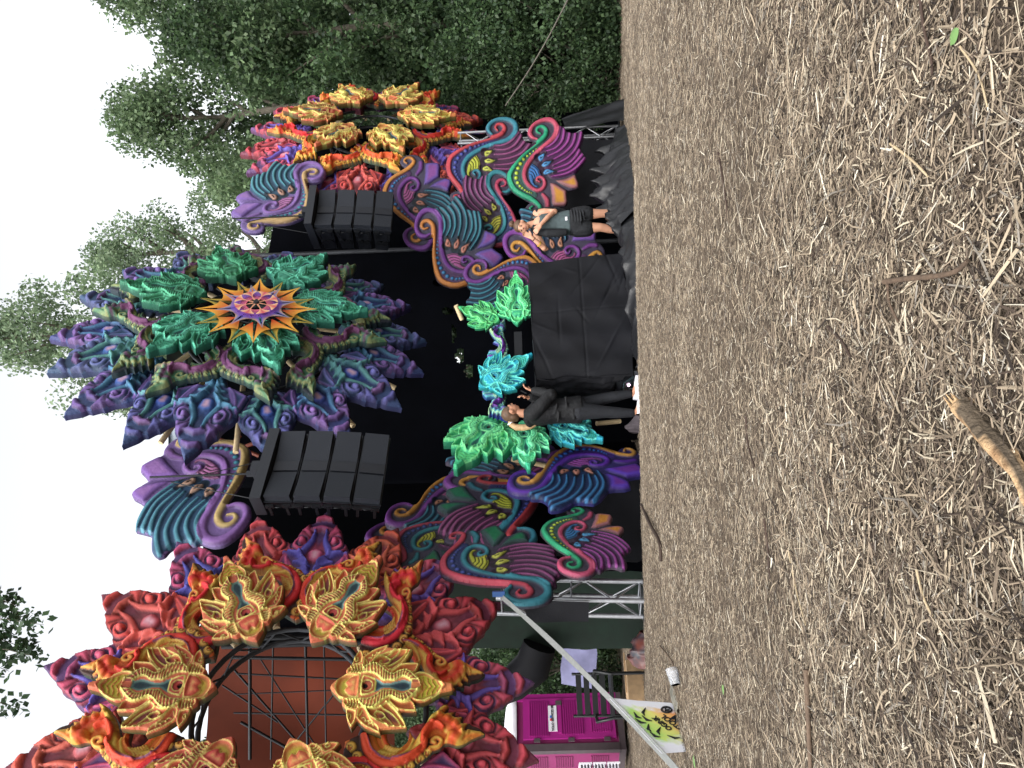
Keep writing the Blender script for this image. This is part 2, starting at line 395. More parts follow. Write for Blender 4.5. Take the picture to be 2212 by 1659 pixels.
# 2. scroll petal, in the same frame as the lotus (base (0,0), lotus tip (0,1)), on the right-hand (+x) side
_sb = np.array([1350.,1610.]); _sa = np.array([-.356,-.9345]); _sp = np.array([-.9345,.356])
def ST(pts):
    o = []
    for p in pts:
        r = np.array(p[:2],float)-_sb; s_ = (r@_sp)/1573.; t = (r@_sa)/1573.
        o.append((s_*.86, t-.18*s_)+tuple(p[2:]))
    return o
def scroll(name, pal, sp=1/140., scale=1.0):
    red, org, yel, dark, pur, side = (pal[k] for k in ('red','org','yel','dark','pur','side'))
    outl = [(235,-125,1),(330,-70),(400,10),(432,20,1),(455,90),(545,75,1),(560,165),(645,150,1),(645,235),(735,215,1),(735,310),(660,430),(560,530),(450,610),(420,650),(560,690,1),(420,725),(365,790),(370,850),(420,905),(500,935),(620,935,1),(680,1060),(680,1220),(640,1385,1),(560,1378),(450,1320,1),(385,1322),(285,1285,1),(250,1240),(190,1215),(100,1155,1),(75,1080),(28,1010,1),(30,930),(12,850,1),(40,780),(70,690,1),(110,630),(150,545,1),(200,480),(215,400),(260,340,1),(240,280),(188,210),(182,130),(212,50),(226,-30)]
    R = Relief(cr(ST(outl),True,5), sp, False, base=org)
    def S(pts,w,h,stops,prof='round',fade=.85,signed=False): R.stroke(cr(ST(pts),False,7),w,h,stops,prof,'add',fade=fade,signed=signed)
    # dark bed between body and scallops
    S([(620,1240),(400,1230),(180,1110),(100,900),(130,720),(200,570),(260,450)],.07,.0,[(0,dark),(.8,dark),(1,dark)])
    S([(300,-20),(450,110),(580,220),(660,330)],.10,0,[(0,dark),(1,dark)])
    for x,y,r in ((540,1325,52),(390,1275,55),(250,1215,55),(135,1120,55),(75,1000,55),(60,870,55),(85,745,52),(140,625,50),(190,530,42)):
        (cx,cy), = ST([(x,y)]); R.bead(cx,cy,r/1573.*1.15,.022,np.array(yel)*.8+np.array(org)*.2,dark=np.array(dark)*.7)
        R.bead(cx+.006,cy-.008,r/1573.*.62,-.018,np.array(org)*.75,dark=yel); R.bead(cx-.002,cy-.004,r/1573.*.22,.015,yel)
    for a,b in (((430,60),(350,150)),((530,110),(450,190)),((630,190),(560,270)),((715,250),(640,340))):
        S([b,((a[0]+b[0])/2+18,(a[1]+b[1])/2),a],[.028,.024,.006],.04,[(0,yel),(.7,org),(1,dark)])
    # main body of the tail
    S([(225,-90),(240,60),(240,180),(300,250)],[.015,.05,.06,.04],.05,[(0,org),(.7,yel),(1,org)])
    S([(250,260),(330,205),(450,235),(550,330),(600,430)],[.05,.07,.07,.06,.04],.06,[(0,red),(.6,org),(.9,yel),(1,yel)])
    S([(740,225),(715,310),(640,410),(540,500),(420,580),(310,630),(235,700),(205,800),(215,920)],[.012,.03,.036,.036,.034,.032,.03,.025,.01],.06,[(-1,org),(-.2,yel),(.4,yel),(1,red)],signed=True)
    S([(640,690),(420,690),(320,745),(265,830),(280,930),(350,1030),(460,1090),(640,1110)],.03,.03,[(0,org),(.6,org),(1,yel)])
    S([(620,650),(440,655),(330,700),(250,790),(240,900),(290,1010),(390,1100),(640,1160)],.013,.03,[(0,yel),(1,yel)],'soft',.4)
    S([(560,700),(420,730),(345,800),(350,880),(420,950),(620,990)],.022,.03,[(0,red),(.7,org),(1,yel)])
    for k in range(7):
        u = k/6.; S([(330+90*u,800+160*u),(300+70*u,850+180*u),(270+90*u,900+220*u)],.008,.02,[(0,yel),(1,yel)],'soft',.4)
    S([(650,1180),(440,1160),(280,1080),(190,960),(165,830),(195,690),(265,580),(335,545)],[.03,.034,.036,.036,.034,.034,.03,.02],.06,[(0,red),(.6,red),(1,np.array(red)*.6)])
    S([(640,1140),(440,1120),(310,1050),(225,940),(205,830),(225,730)],.009,.0,[(0,pur),(1,pur)],fade=.3)
    S([(320,560),(420,540),(500,470),(500,390),(445,345)],[.03,.034,.034,.032,.022],.07,[(0,red),(.6,red),(1,np.array(red)*.55)])
    S([(330,60),(285,90),(300,140),(340,130)],.012,.025,[(0,yel),(1,org)])
    S([(240,500),(235,410),(300,370),(355,420),(325,470),(290,445)],.02,.035,[(0,yel),(.7,org),(1,dark)])
    return R.mesh(name, scale, .065, .02, .014, side, .72)

# 3. flame plume, symmetric, base (0,0) tip (0,1)
_pb = np.array([110.,1075.]); _pd = np.array([.87,-.493]); _pL = 1790.
def PT(pts):
    o = []
    for p in pts:
        r = np.array(p[:2],float)-_pb
        x_ = (r@np.array([-.493,-.87]))/_pL; t_ = (r@_pd)/_pL
        x_ = max(0.,x_)*.92 + (.055*float(sstep(.60,.78,t_)*(1-sstep(.84,1.0,t_))) if x_ > .012 else 0)
        o.append((x_, t_)+tuple(p[2:]))
    return o
def plume(name, pal, sp=1/120., scale=1.0):
    a,b,dark,band,bandd,dia,side = (pal[k] for k in ('a','b','dark','band','bandd','dia','side'))
    half = [(110,1075,1),(150,940),(215,860,1),(260,790),(330,745,1),(285,640),(262,480),(245,325,1),(430,262),(650,190,1),(740,175),(845,190,1),(950,205),(1120,222,1),(1180,258),(1322,258,1),(1380,300,1),(1470,250),(1640,190),(1690,178,1)]
    hp = cr(PT(half),False,6); hp[0,0] = 0; hp[-1,0] = 0
    out = np.concatenate([hp,(hp*[-1,1])[1:-1][::-1]])
    R = Relief(out, sp, True, base=dark)
    R.z += .05*np.sqrt(np.clip(1-(R.P[:,0]/.4)**2,0,1))
    def pad(pts,r,h,stops,dish=0): R.pad(cr(past(PT(pts)),True,6),r,h,stops,dish)
    def S(pts,w,h,stops,prof='round',fade=.85): R.stroke(cr(PT(pts),False,7),w,h,stops,prof,'add',fade=fade)
    lt = np.minimum(np.array(a)*1.15+12,255)
    # side flap
    pad([(250,330,1),(450,260),(640,195,1),(560,330),(470,500),(340,690,1),(285,600)],.05,.05,[(0,b),(.3,a),(.8,dark),(2.4,bandd)],.05)
    S([(330,680),(350,560),(420,440),(520,330)],.02,.025,[(0,lt),(1,bandd)],'soft',.5)
    # tip scales
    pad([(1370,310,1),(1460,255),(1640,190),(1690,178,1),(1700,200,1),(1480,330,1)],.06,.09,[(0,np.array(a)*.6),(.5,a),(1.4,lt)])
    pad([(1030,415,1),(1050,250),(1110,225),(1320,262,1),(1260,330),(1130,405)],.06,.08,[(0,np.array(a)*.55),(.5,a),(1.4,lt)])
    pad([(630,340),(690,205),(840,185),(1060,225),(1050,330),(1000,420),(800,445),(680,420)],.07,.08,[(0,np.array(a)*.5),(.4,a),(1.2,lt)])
    S([(690,370),(720,260),(830,210),(950,250),(985,340),(900,400),(800,380),(800,310),(870,290)],.016,-.05,[(0,np.array(dark)*.8),(1,np.array(dark)*.8)],'soft',.5)
    R.bead(*PT([(880,345)])[0],.035,.05,a,dark=np.array(dark)*.8)
    pad([(1150,425,1),(1240,360),(1390,330,1),(1420,340,1),(1300,420,1)],.05,.10,[(0,np.array(b)*.6),(.6,b),(1.4,lt)])
    # diamond and bands
    pad([(1140,440,1),(900,470),(670,520),(600,690),(590,795,1)],.05,-.01,[(0,dark),(.6,np.array(dia)*.6),(2,dia)])
    pad([(960,560,1),(840,575),(720,600),(640,720),(620,780,1)],.04,.06,[(0,np.array(dia)*.7),(.5,dia),(1.6,(238,190,205))])
    S([(1165,432),(980,462),(800,482),(680,492),(625,420),(600,320),(560,250)],[.012,.022,.026,.03,.028,.022,.01],.07,[(0,band),(.6,band),(1,bandd)])
    S([(680,495),(640,560),(600,680),(560,780)],[.02,.018,.014,.01],.05,[(0,band),(1,bandd)])
    for p in ([(590,330),(640,480),(600,640),(570,720)],[(510,500),(560,600),(540,700),(480,800)],[(430,650),(470,730),(440,820),(360,900)],[(330,770),(350,830),(300,900),(230,960)],[(220,880),(230,940),(190,1000),(150,1040)]):
        S(p,[.012,.034,.03,.012],.06,[(0,np.minimum(np.array(band)*1.1,255)),(.6,band),(1,bandd)])
    return R.mesh(name, scale, .06, .02, .014, side, .5)

# 4. winged curl panel, traced on the sideways picture
def curl(name, pal, sp=9.0, scale=1/1500.):
    outl = [(490,400),(520,290),(600,200),(720,138),(840,122),(920,160),(968,225),(1000,275),(1045,275),(1090,352),(1140,378),(1195,385),(1240,378),(1290,350),(1338,362,1),(1358,450),(1330,560),(1303,640),(1335,705),(1395,792,1),(1352,895),(1290,972),(1232,1042,1),(1252,1120),(1282,1200),(1278,1268,1),(1200,1305),(1102,1322,1),(1105,1420),(1118,1500,1),(1080,1566),(960,1575),(870,1585,1),(830,1660),(740,1720),(620,1730),(520,1690),(475,1620),(510,1550),(560,1515,1),(430,1440),(320,1372),(240,1285),(190,1165),(183,1060),(225,975),(290,888),(360,800),(440,718),(540,638),(600,588),(645,540,1),(585,522),(525,480)]
    R = Relief(cr(img(outl),True,5), sp, False, base=pal['base'])
    def S(pts,w,h,stops,prof='round',fade=.85,signed=False): R.stroke(cr(img(pts),False,7),w,h,stops,prof,'add',fade=fade,signed=signed)
    def pad(pts,r,h,stops,dish=0): R.pad(cr(img(pts),True,6),r,h,stops,dish)
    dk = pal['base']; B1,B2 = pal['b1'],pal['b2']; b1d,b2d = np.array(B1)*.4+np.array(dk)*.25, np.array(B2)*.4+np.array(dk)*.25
    rl,rd = pal['rib'],pal['ribd']
    pad([(700,640),(860,560),(960,430),(980,260),(1045,275),(1090,352),(1195,385),(1338,362,1),(1358,450),(1303,640),(1395,792,1),(1290,972),(1232,1042),(1050,1110),(860,1130),(760,960),(720,780)],60,28,[(0,rd),(1,rd)])
    for k in range(8):
        p = [[(745,655),(860,590),(950,480),(990,300)],[(775,700),(930,640),(1030,510),(1055,330)],[(815,775),(980,690),(1105,545),(1140,392)],[(860,850),(1050,735),(1185,580),(1228,395)],[(890,930),(1120,795),(1262,600),(1318,375)],[(900,985),(1110,905),(1225,795),(1296,672)],[(890,1050),(1110,985),(1235,875),(1345,735)],[(870,1105),(1080,1062),(1235,968),(1380,805)]][k]
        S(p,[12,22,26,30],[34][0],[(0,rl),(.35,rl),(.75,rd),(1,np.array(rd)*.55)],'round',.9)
    lb = pal['lobe']; le = pal['lobee']
    pad([(930,1165,1),(1080,1135),(1215,1075),(1250,1120),(1280,1200),(1276,1264,1),(1200,1290),(1060,1250)],60,45,[(0,np.array(le)*.7),(.5,le),(1.1,lb),(2,lb)])
    pad([(848,1205,1),(930,1220),(1040,1290),(1098,1330,1),(1105,1420),(1112,1500),(1075,1560),(900,1560),(875,1400)],60,50,[(0,np.array(le)*.7),(.5,le),(1.2,lb),(2,lb)])
    S([(740,1390),(800,1480),(810,1580)],[30,45,40],35,[(0,pal['b2']),(1,b2d)])
    # bed of the S band
    S([(770,420),(700,520),(600,620),(480,760),(390,900),(340,1050),(345,1150),(400,1270),(500,1350),(600,1400)],[40,60,70,85,100,105,105,95,85,60],25,[(0,pal['bed']),(.8,pal['bed']),(1,dk)])
    gs = [(690,402),(640,372),(648,312),(712,286),(772,330),(770,425),(700,512),(600,602),(500,692),(400,800),(310,912),(252,1020),(228,1105),(252,1212),(312,1312),(420,1392),(540,1452),(640,1520),(700,1600),(660,1665),(590,1668),(550,1620),(590,1580)]
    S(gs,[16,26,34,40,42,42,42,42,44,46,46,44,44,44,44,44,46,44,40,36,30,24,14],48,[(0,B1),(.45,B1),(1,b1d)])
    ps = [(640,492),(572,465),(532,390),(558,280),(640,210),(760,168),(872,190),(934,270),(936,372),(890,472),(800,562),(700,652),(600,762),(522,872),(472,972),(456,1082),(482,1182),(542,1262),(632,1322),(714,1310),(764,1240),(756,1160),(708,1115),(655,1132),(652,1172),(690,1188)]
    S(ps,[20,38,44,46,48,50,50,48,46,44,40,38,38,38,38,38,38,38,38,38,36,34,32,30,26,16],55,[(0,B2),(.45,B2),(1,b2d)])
    for x,y,r in ((630,655,9),(592,690,13),(542,735,16),(498,775,19),(442,830,25),(395,902,29),(360,974,29),(338,1052,30),(333,1130,30),(357,1208,27),(393,1260,23),(431,1293,20),(470,1326,18),(505,1350,16),(540,1362,13),(570,1372,10)):
        R.bead(-y,-x,r,26,pal['bead'],dark=np.array(pal['bead'])*.22)
    fn = pal['fan']; fd = np.array(fn)*.35
    pad([(565,890,1),(640,940),(700,1020),(715,1090),(650,1110),(600,1170),(625,1235),(680,1250),(640,1280),(570,1230),(530,1130),(520,1010)],30,30,[(0,fd),(.5,fn),(2,fn)])
    for p in ([(545,960),(610,1000),(650,1080)],[(535,1010),(590,1040),(620,1110)],[(530,1060),(570,1080),(595,1150)],[(560,915),(650,980),(690,1080)]): S(p,9,-16,[(0,fd),(1,fd)],'soft',.5)
    lf = pal['leaf']; ld = np.array(lf)*.3
    for p,c in (([(660,800),(690,755),(765,732,1),(750,800),(700,858)],(712,795)),([(715,920),(760,870),(868,858,1),(830,920),(760,948)],(775,902)),([(745,1030),(800,985),(922,1030,1),(830,1060),(760,1070)],(805,1026))):
        S([p[0],p[2]],[70,40],0,[(0,np.array(rd)*.5),(.7,np.array(rd)*.5),(1,rd)])
        pad(p,26,34,[(0,ld),(.35,lf),(1.5,lf)]); S([(c[0]-22,c[1]+10),(c[0]+28,c[1]-8)],[6,13,4],-18,[(0,ld),(1,ld)],'soft',.6)
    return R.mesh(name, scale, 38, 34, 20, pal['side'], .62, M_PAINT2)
# ---------------------------------------------------------------- palettes (paint as seen on the foam; blue lamp light mixed into cyan and U)
PAL_LOTUS = {
 'warm': dict(rim=(226,218,120),mid=(206,114,76),deep=(120,52,50),tip=(188,176,60),spoon=(36,62,74),spoon2=(110,146,140),eye=(186,78,56),side=(62,78,36),warm=True),
 'green': dict(rim=(104,206,164),mid=(50,128,100),deep=(24,70,64),tip=(70,168,126),spoon=(34,86,80),spoon2=(92,190,160),eye=(60,130,100),side=(36,98,82),warm=False),
 'mint': dict(rim=(140,250,170),mid=(66,188,132),deep=(34,110,104),tip=(104,224,140),spoon=(26,104,96),spoon2=(110,236,170),eye=(50,150,120),side=(44,132,104),warm=False),
 'cyan': dict(rim=(120,246,226),mid=(48,176,206),deep=(24,110,160),tip=(90,226,200),spoon=(20,104,150),spoon2=(110,236,230),eye=(40,150,190),side=(48,148,150),warm=False),  # fluorescent paint with the blue lamp light on the petals mixed into its colours
}
PAL_SCROLL = {
 'warm': dict(red=(222,72,44),org=(216,112,48),yel=(222,186,84),dark=(62,38,30),pur=(120,70,100),side=(60,84,70)),
 'green': dict(red=(116,66,108),org=(78,130,100),yel=(156,158,104),dark=(40,48,58),pur=(90,60,100),side=(44,64,70)),
 'violet': dict(red=(120,60,170),org=(80,170,190),yel=(170,214,160),dark=(28,36,90),pur=(90,50,150),side=(34,54,130)),
}
PAL_PLUME = {
 'red': dict(a=(226,84,88),b=(204,84,78),dark=(126,60,78),band=(222,96,94),bandd=(132,52,66),dia=(200,96,112),side=(120,48,54)),
 'purple': dict(a=(208,88,124),b=(176,84,130),dark=(100,70,116),band=(104,94,186),bandd=(60,54,124),dia=(214,96,134),side=(90,52,88)),
 'blue': dict(a=(104,110,172),b=(130,100,158),dark=(60,82,120),band=(92,150,150),bandd=(50,92,118),dia=(64,104,184),side=(52,60,100)),
 'blue2': dict(a=(128,100,170),b=(120,98,166),dark=(62,76,122),band=(80,130,164),bandd=(48,78,120),dia=(76,108,186),side=(56,56,104)),
}
PAL_CURL = {
 'C': dict(base=(74,66,84),bed=(66,104,98),b1=(48,180,134),b2=(222,92,120),bead=(190,220,74),fan=(60,124,196),leaf=(86,160,222),rib=(178,82,168),ribd=(84,36,86),lobe=(232,166,64),lobee=(188,124,130),side=(74,58,74)),
 'B': dict(base=(72,64,86),bed=(50,58,110),b1=(206,74,96),b2=(64,150,168),bead=(70,84,160),fan=(204,206,70),leaf=(212,212,92),rib=(164,88,142),ribd=(80,40,76),lobe=(26,128,84),lobee=(60,92,92),side=(70,58,74)),
 'A': dict(base=(74,68,92),bed=(92,62,104),b1=(224,152,72),b2=(136,72,164),bead=(64,128,190),fan=(190,98,160),leaf=(214,146,122),rib=(70,146,168),ribd=(36,60,84),lobe=(150,84,166),lobee=(120,92,180),side=(70,62,84)),
 'V': dict(base=(150,122,190),bed=(146,118,186),b1=(240,206,140),b2=(176,130,214),bead=(80,158,184),fan=(222,146,206),leaf=(236,190,166),rib=(110,186,206),ribd=(62,100,134),lobe=(196,146,228),lobee=(168,126,218),side=(116,100,150)),
 'U': dict(base=(66,56,120),bed=(84,60,150),b1=(228,170,84),b2=(112,56,190),bead=(54,110,220),fan=(180,90,190),leaf=(216,150,130),rib=(62,130,190),ribd=(32,50,100),lobe=(130,62,180),lobee=(104,66,200),side=(50,44,120)),  # like A, with nearby ultraviolet light put into the paint as blue and violet
}
# ---------------------------------------------------------------- ground
def build_ground():
    xs = np.concatenate([np.linspace(-300,-14,12),np.linspace(-12,12,121),np.linspace(14,300,12)])
    ys = np.concatenate([np.linspace(-30,0,8),np.linspace(.2,16,160),np.linspace(16.5,40,40),np.linspace(45,900,16)])
    gx,gy = np.meshgrid(xs,ys); z = gu(gx,gy)
    V = np.column_stack([gx.ravel(),gy.ravel(),z.ravel()]); nx = len(xs)
    i = np.arange(len(xs)*len(ys)).reshape(len(ys),nx)
    F = np.column_stack([i[:-1,:-1].ravel(),i[:-1,1:].ravel(),i[1:,1:].ravel(),i[1:,:-1].ravel()])
    m, nt, b = nodemat('mulched_ground'); n,l = nt.nodes,nt.links
    tc = n.new('ShaderNodeTexCoord')
    def noise(sc,det=6,rough=.6,vec=None):
        q = n.new('ShaderNodeTexNoise'); q.inputs['Scale'].default_value = sc; q.inputs['Detail'].default_value = det; q.inputs['Roughness'].default_value = rough
        l.new(vec or tc.outputs['Object'],q.inputs['Vector']); return q
    def cramp(fac,st):
        r = n.new('ShaderNodeValToRGB'); e = r.color_ramp.elements
        while len(e) < len(st): e.new(.5)
        for k,(p,c) in enumerate(st): e[k].position = p; e[k].color = (*lin(c),1)
        l.new(fac,r.inputs['Fac']); return r
    big = noise(1.3,4); fine = noise(60,8,.75); mid = noise(14,6)
    c1 = cramp(fine.outputs['Fac'],[(.30,(46,41,36)),(.48,(94,84,72)),(.58,(122,110,96)),(.72,(164,152,134))])
    c2 = cramp(mid.outputs['Fac'],[(.3,(72,64,56)),(.7,(120,108,94))])
    mx = n.new('ShaderNodeMixRGB'); mx.inputs[0].default_value = .45; l.new(c1.outputs[0],mx.inputs[1]); l.new(c2.outputs[0],mx.inputs[2])
    c3 = cramp(big.outputs['Fac'],[(.35,(205,200,194)),(.65,(235,231,226))])
    m2 = n.new('ShaderNodeMixRGB'); m2.blend_type = 'MULTIPLY'; m2.inputs[0].default_value = .7; l.new(mx.outputs[0],m2.inputs[1]); l.new(c3.outputs[0],m2.inputs[2])
    # beyond the dance floor the ground is grass and leaf litter
    sp_ = n.new('ShaderNodeSeparateXYZ'); l.new(tc.outputs['Object'],sp_.inputs[0])
    mr = n.new('ShaderNodeMapRange'); mr.inputs[1].default_value = 17.5; mr.inputs[2].default_value = 19.5; l.new(sp_.outputs['Y'],mr.inputs[0])
    g = cramp(mid.outputs['Fac'],[(.3,(36,44,22)),(.7,(80,90,46))])
    m3 = n.new('ShaderNodeMixRGB'); l.new(mr.outputs[0],m3.inputs[0]); l.new(m2.outputs[0],m3.inputs[1]); l.new(g.outputs[0],m3.inputs[2])
    l.new(m3.outputs[0],b.inputs['Base Color']); b.inputs['Roughness'].default_value = .9; b.inputs['Specular IOR Level'].default_value = .15
    bp = n.new('ShaderNodeBump'); bp.inputs['Strength'].default_value = .8; bp.inputs['Distance'].default_value = .02
    l.new(fine.outputs['Fac'],bp.inputs['Height']); l.new(bp.outputs[0],b.inputs['Normal'])
    o = link('ground',np_mesh('ground',V,F,m,True)); tag(o,'ground covered in trampled straw and shredded wood','ground',kind='structure'); return o
build_ground()

# ---------------------------------------------------------------- stage frame of reference
SA = D2R(46); E = Vector((math.cos(SA),math.sin(SA),0)); NRM = Vector((math.sin(SA),-math.cos(SA),0)); ZUP = Vector((0,0,1))
S0 = Vector((-2.08,7.5,0))
def SP(s,out,z): return S0+E*s+NRM*out+ZUP*z
def frame(pos, yaw, tilt=0.0, rot=0.0):
    """matrix with X to the right along the face, Y up, Z out of the face"""
    a = D2R(yaw); n = Vector((math.sin(a),-math.cos(a),0)); x = Vector((math.cos(a),math.sin(a),0)); t = D2R(tilt)
    y = ZUP*math.cos(t)+n*math.sin(t); z = n*math.cos(t)-ZUP*math.sin(t)
    M = Matrix(((x.x,y.x,z.x,pos.x),(x.y,y.y,z.y,pos.y),(x.z,y.z,z.z,pos.z),(0,0,0,1)))
    return M@Matrix.Rotation(D2R(rot),4,'Z') if rot else M

# ---------------------------------------------------------------- the three big flowers
MESH = {}
def flower(name, label, pos, R, tilt, pal_l, pal_s, pals_p, parity, yaw=46, ang=(90,150,210,270,330,30)):
    spin = 0
    root = empty(name, mat=frame(pos,yaw,tilt)); tag(root,label,'flower sculpture','carved foam flowers on the stage front')
    for key,fn,pal in (('L'+pal_l,lambda: lotus('lotus_petal',PAL_LOTUS[pal_l]),0),('S'+pal_s,lambda: scroll('scroll_petal',PAL_SCROLL[pal_s]),0)):
        if key not in MESH: MESH[key] = fn()
    for p in pals_p:
        if 'P'+p not in MESH: MESH['P'+p] = plume('flame_petal',PAL_PLUME[p])
    rz = lambda a: Matrix.Rotation(D2R(a-90),4,'Z'); T = Matrix.Translation
    rnd = random.Random(hash(name)%1000+3)
    for k in range(18):
        th = 20*k+spin; gap = (k%3 == 0)
        s_ = R*(.62 if gap else .58)*rnd.uniform(.97,1.03)
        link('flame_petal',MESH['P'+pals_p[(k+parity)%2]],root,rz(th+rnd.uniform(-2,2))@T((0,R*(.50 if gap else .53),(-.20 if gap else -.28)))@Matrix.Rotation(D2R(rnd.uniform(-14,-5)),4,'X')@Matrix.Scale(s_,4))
    for k in range(6):
        th = ang[k]; s_ = R*.55
        for sg in (1,-1):
            M = rz(th+rnd.uniform(-1,1))@T((0,R*.175,.02+.02*(sg>0)))@Matrix.Rotation(D2R(-4+rnd.uniform(-3,3)),4,'X')@Matrix.Diagonal((s_*sg,s_,s_,1))
            link('scroll_petal',MESH['S'+pal_s],root,M)
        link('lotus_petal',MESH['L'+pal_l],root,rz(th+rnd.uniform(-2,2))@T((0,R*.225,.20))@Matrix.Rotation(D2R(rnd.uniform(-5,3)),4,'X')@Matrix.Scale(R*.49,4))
    # pipe ring and bamboo spokes behind
    mb = MB()
    for rr,zz in ((.36,-.22),(.36,-.45),(.60,-.34)):
        mb.tube([(R*rr*math.cos(2*math.pi*k/40),R*rr*math.sin(2*math.pi*k/40),zz) for k in range(41)],.026,8,False)
    for k in range(24):
        a0,a1 = 2*math.pi*k/24,2*math.pi*(k+1)/24
        mb.tube([(R*.36*math.cos(a0),R*.36*math.sin(a0),-.22 if k%2 else -.45),(R*.36*math.cos(a1),R*.36*math.sin(a1),-.45 if k%2 else -.22)],.010,6,False)
    mb.build('ring_truss',M_DARKSTEEL,root)
    for k in range(12):
        th = D2R(30*k+15+rnd.uniform(-4,4)+spin); d = Vector((math.cos(th),math.sin(th),0)); q = Vector((-d.y,d.x,0))
        b = MB().tube([d*R*.40+Vector((0,0,-.32)),d*R*(.86+rnd.uniform(0,.12))+q*rnd.uniform(-.1,.1)+Vector((0,0,-.60))],.035,10)
        b.build('bamboo_pole',M_BAMBOO,root)
    return root
FL = flower('lotus_flower_sculpture','huge orange and red foam flower nearest the camera beside the toilet',at(600,1508,6.8),2.16,5,'warm','warm',('purple','red'),0,46)
FC = flower('lotus_flower_sculpture','huge green and blue foam flower with string star at its centre',at(535,672,10.7),2.32,10,'green','green',('blue','blue2'),0,52)
FR = flower('lotus_flower_sculpture','farther orange and red foam flower in front of the tall trees',at(802,268,14.9),2.30,4,'warm','warm',('purple','red'),0)

# ---------------------------------------------------------------- curl panels, placed by two anchors on a standing plane
def two_anchor(pa, pb, la, lb, depth, yaw, mirror):
    """similarity (with optional mirror) taking local la,lb to the points of the plane seen at pa,pb"""
    P = at(pa[0],pa[1],depth); a = D2R(yaw); n = Vector((math.sin(a),-math.cos(a),0)); x = Vector((math.cos(a),math.sin(a),0))
    o = Vector((0,0,CAM_Z)); r = ray(*pb); Q = o+r*((P-o).dot(n)/r.dot(n))
    d = Q-P; v = complex(d.dot(x),d.z); l = complex(*lb)-complex(*la)
    if mirror: l = complex(-l.real,l.imag)
    k = v/l; sc = abs(k); ang = math.atan2(k.imag,k.real)
    M = frame(P,yaw)@Matrix.Rotation(ang,4,'Z')@Matrix.Diagonal((-sc if mirror else sc,sc,sc,1))@Matrix.Translation((-la[0],-la[1],0))
    return M,sc
CS,CL = (-350/1500.,-700/1500.),(-905/1500.,-775/1500.)
def curl_panel(pal, S, L, depth, yaw, mirror, label):
    if 'C'+pal not in MESH: MESH['C'+pal] = curl('curl_panel',PAL_CURL[pal])
    M,sc = two_anchor(S,L,CS,CL,depth,yaw,mirror); g_ = 1.12 if S[1] > 900 else 1.05; c_ = Vector(((CS[0]+CL[0])/2,(CS[1]+CL[1])/2,0)); M = M@Matrix.Translation(c_)@Matrix.Diagonal((g_,g_,1,1))@Matrix.Translation(-c_)
    o = link('curl_panel',MESH['C'+pal],None,None); o.matrix_world = M
    tag(o,label,'carved panel','carved foam curl panels on the stage'); print('curl',pal,round(sc,2)); return o
YR,YL = 10,68
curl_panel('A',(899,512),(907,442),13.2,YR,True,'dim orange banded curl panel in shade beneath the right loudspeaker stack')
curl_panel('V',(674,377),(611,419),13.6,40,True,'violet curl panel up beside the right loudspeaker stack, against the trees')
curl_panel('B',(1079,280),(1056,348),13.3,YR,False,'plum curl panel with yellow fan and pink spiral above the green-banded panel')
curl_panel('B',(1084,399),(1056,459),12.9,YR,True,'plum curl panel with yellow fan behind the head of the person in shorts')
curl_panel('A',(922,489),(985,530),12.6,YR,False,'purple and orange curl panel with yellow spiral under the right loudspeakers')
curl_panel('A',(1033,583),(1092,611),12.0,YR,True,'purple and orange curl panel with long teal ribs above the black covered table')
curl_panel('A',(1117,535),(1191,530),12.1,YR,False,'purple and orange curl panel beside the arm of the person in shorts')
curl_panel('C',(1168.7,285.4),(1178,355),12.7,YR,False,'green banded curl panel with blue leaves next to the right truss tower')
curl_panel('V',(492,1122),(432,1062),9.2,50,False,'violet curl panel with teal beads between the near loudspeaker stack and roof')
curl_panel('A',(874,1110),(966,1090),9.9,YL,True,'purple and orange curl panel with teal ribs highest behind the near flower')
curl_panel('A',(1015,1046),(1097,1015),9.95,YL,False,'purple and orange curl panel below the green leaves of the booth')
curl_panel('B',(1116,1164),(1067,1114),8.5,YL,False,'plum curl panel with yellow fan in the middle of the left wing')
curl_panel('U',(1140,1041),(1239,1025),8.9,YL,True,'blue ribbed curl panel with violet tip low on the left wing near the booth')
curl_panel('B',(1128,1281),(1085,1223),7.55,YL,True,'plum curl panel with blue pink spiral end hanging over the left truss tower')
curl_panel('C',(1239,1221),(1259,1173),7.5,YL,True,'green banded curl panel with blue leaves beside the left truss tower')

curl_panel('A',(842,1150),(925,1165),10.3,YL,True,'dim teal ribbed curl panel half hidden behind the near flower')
curl_panel('B',(1010,1120),(965,1160),9.3,YL,False,'plum curl panel mostly covered by others on the left wing')
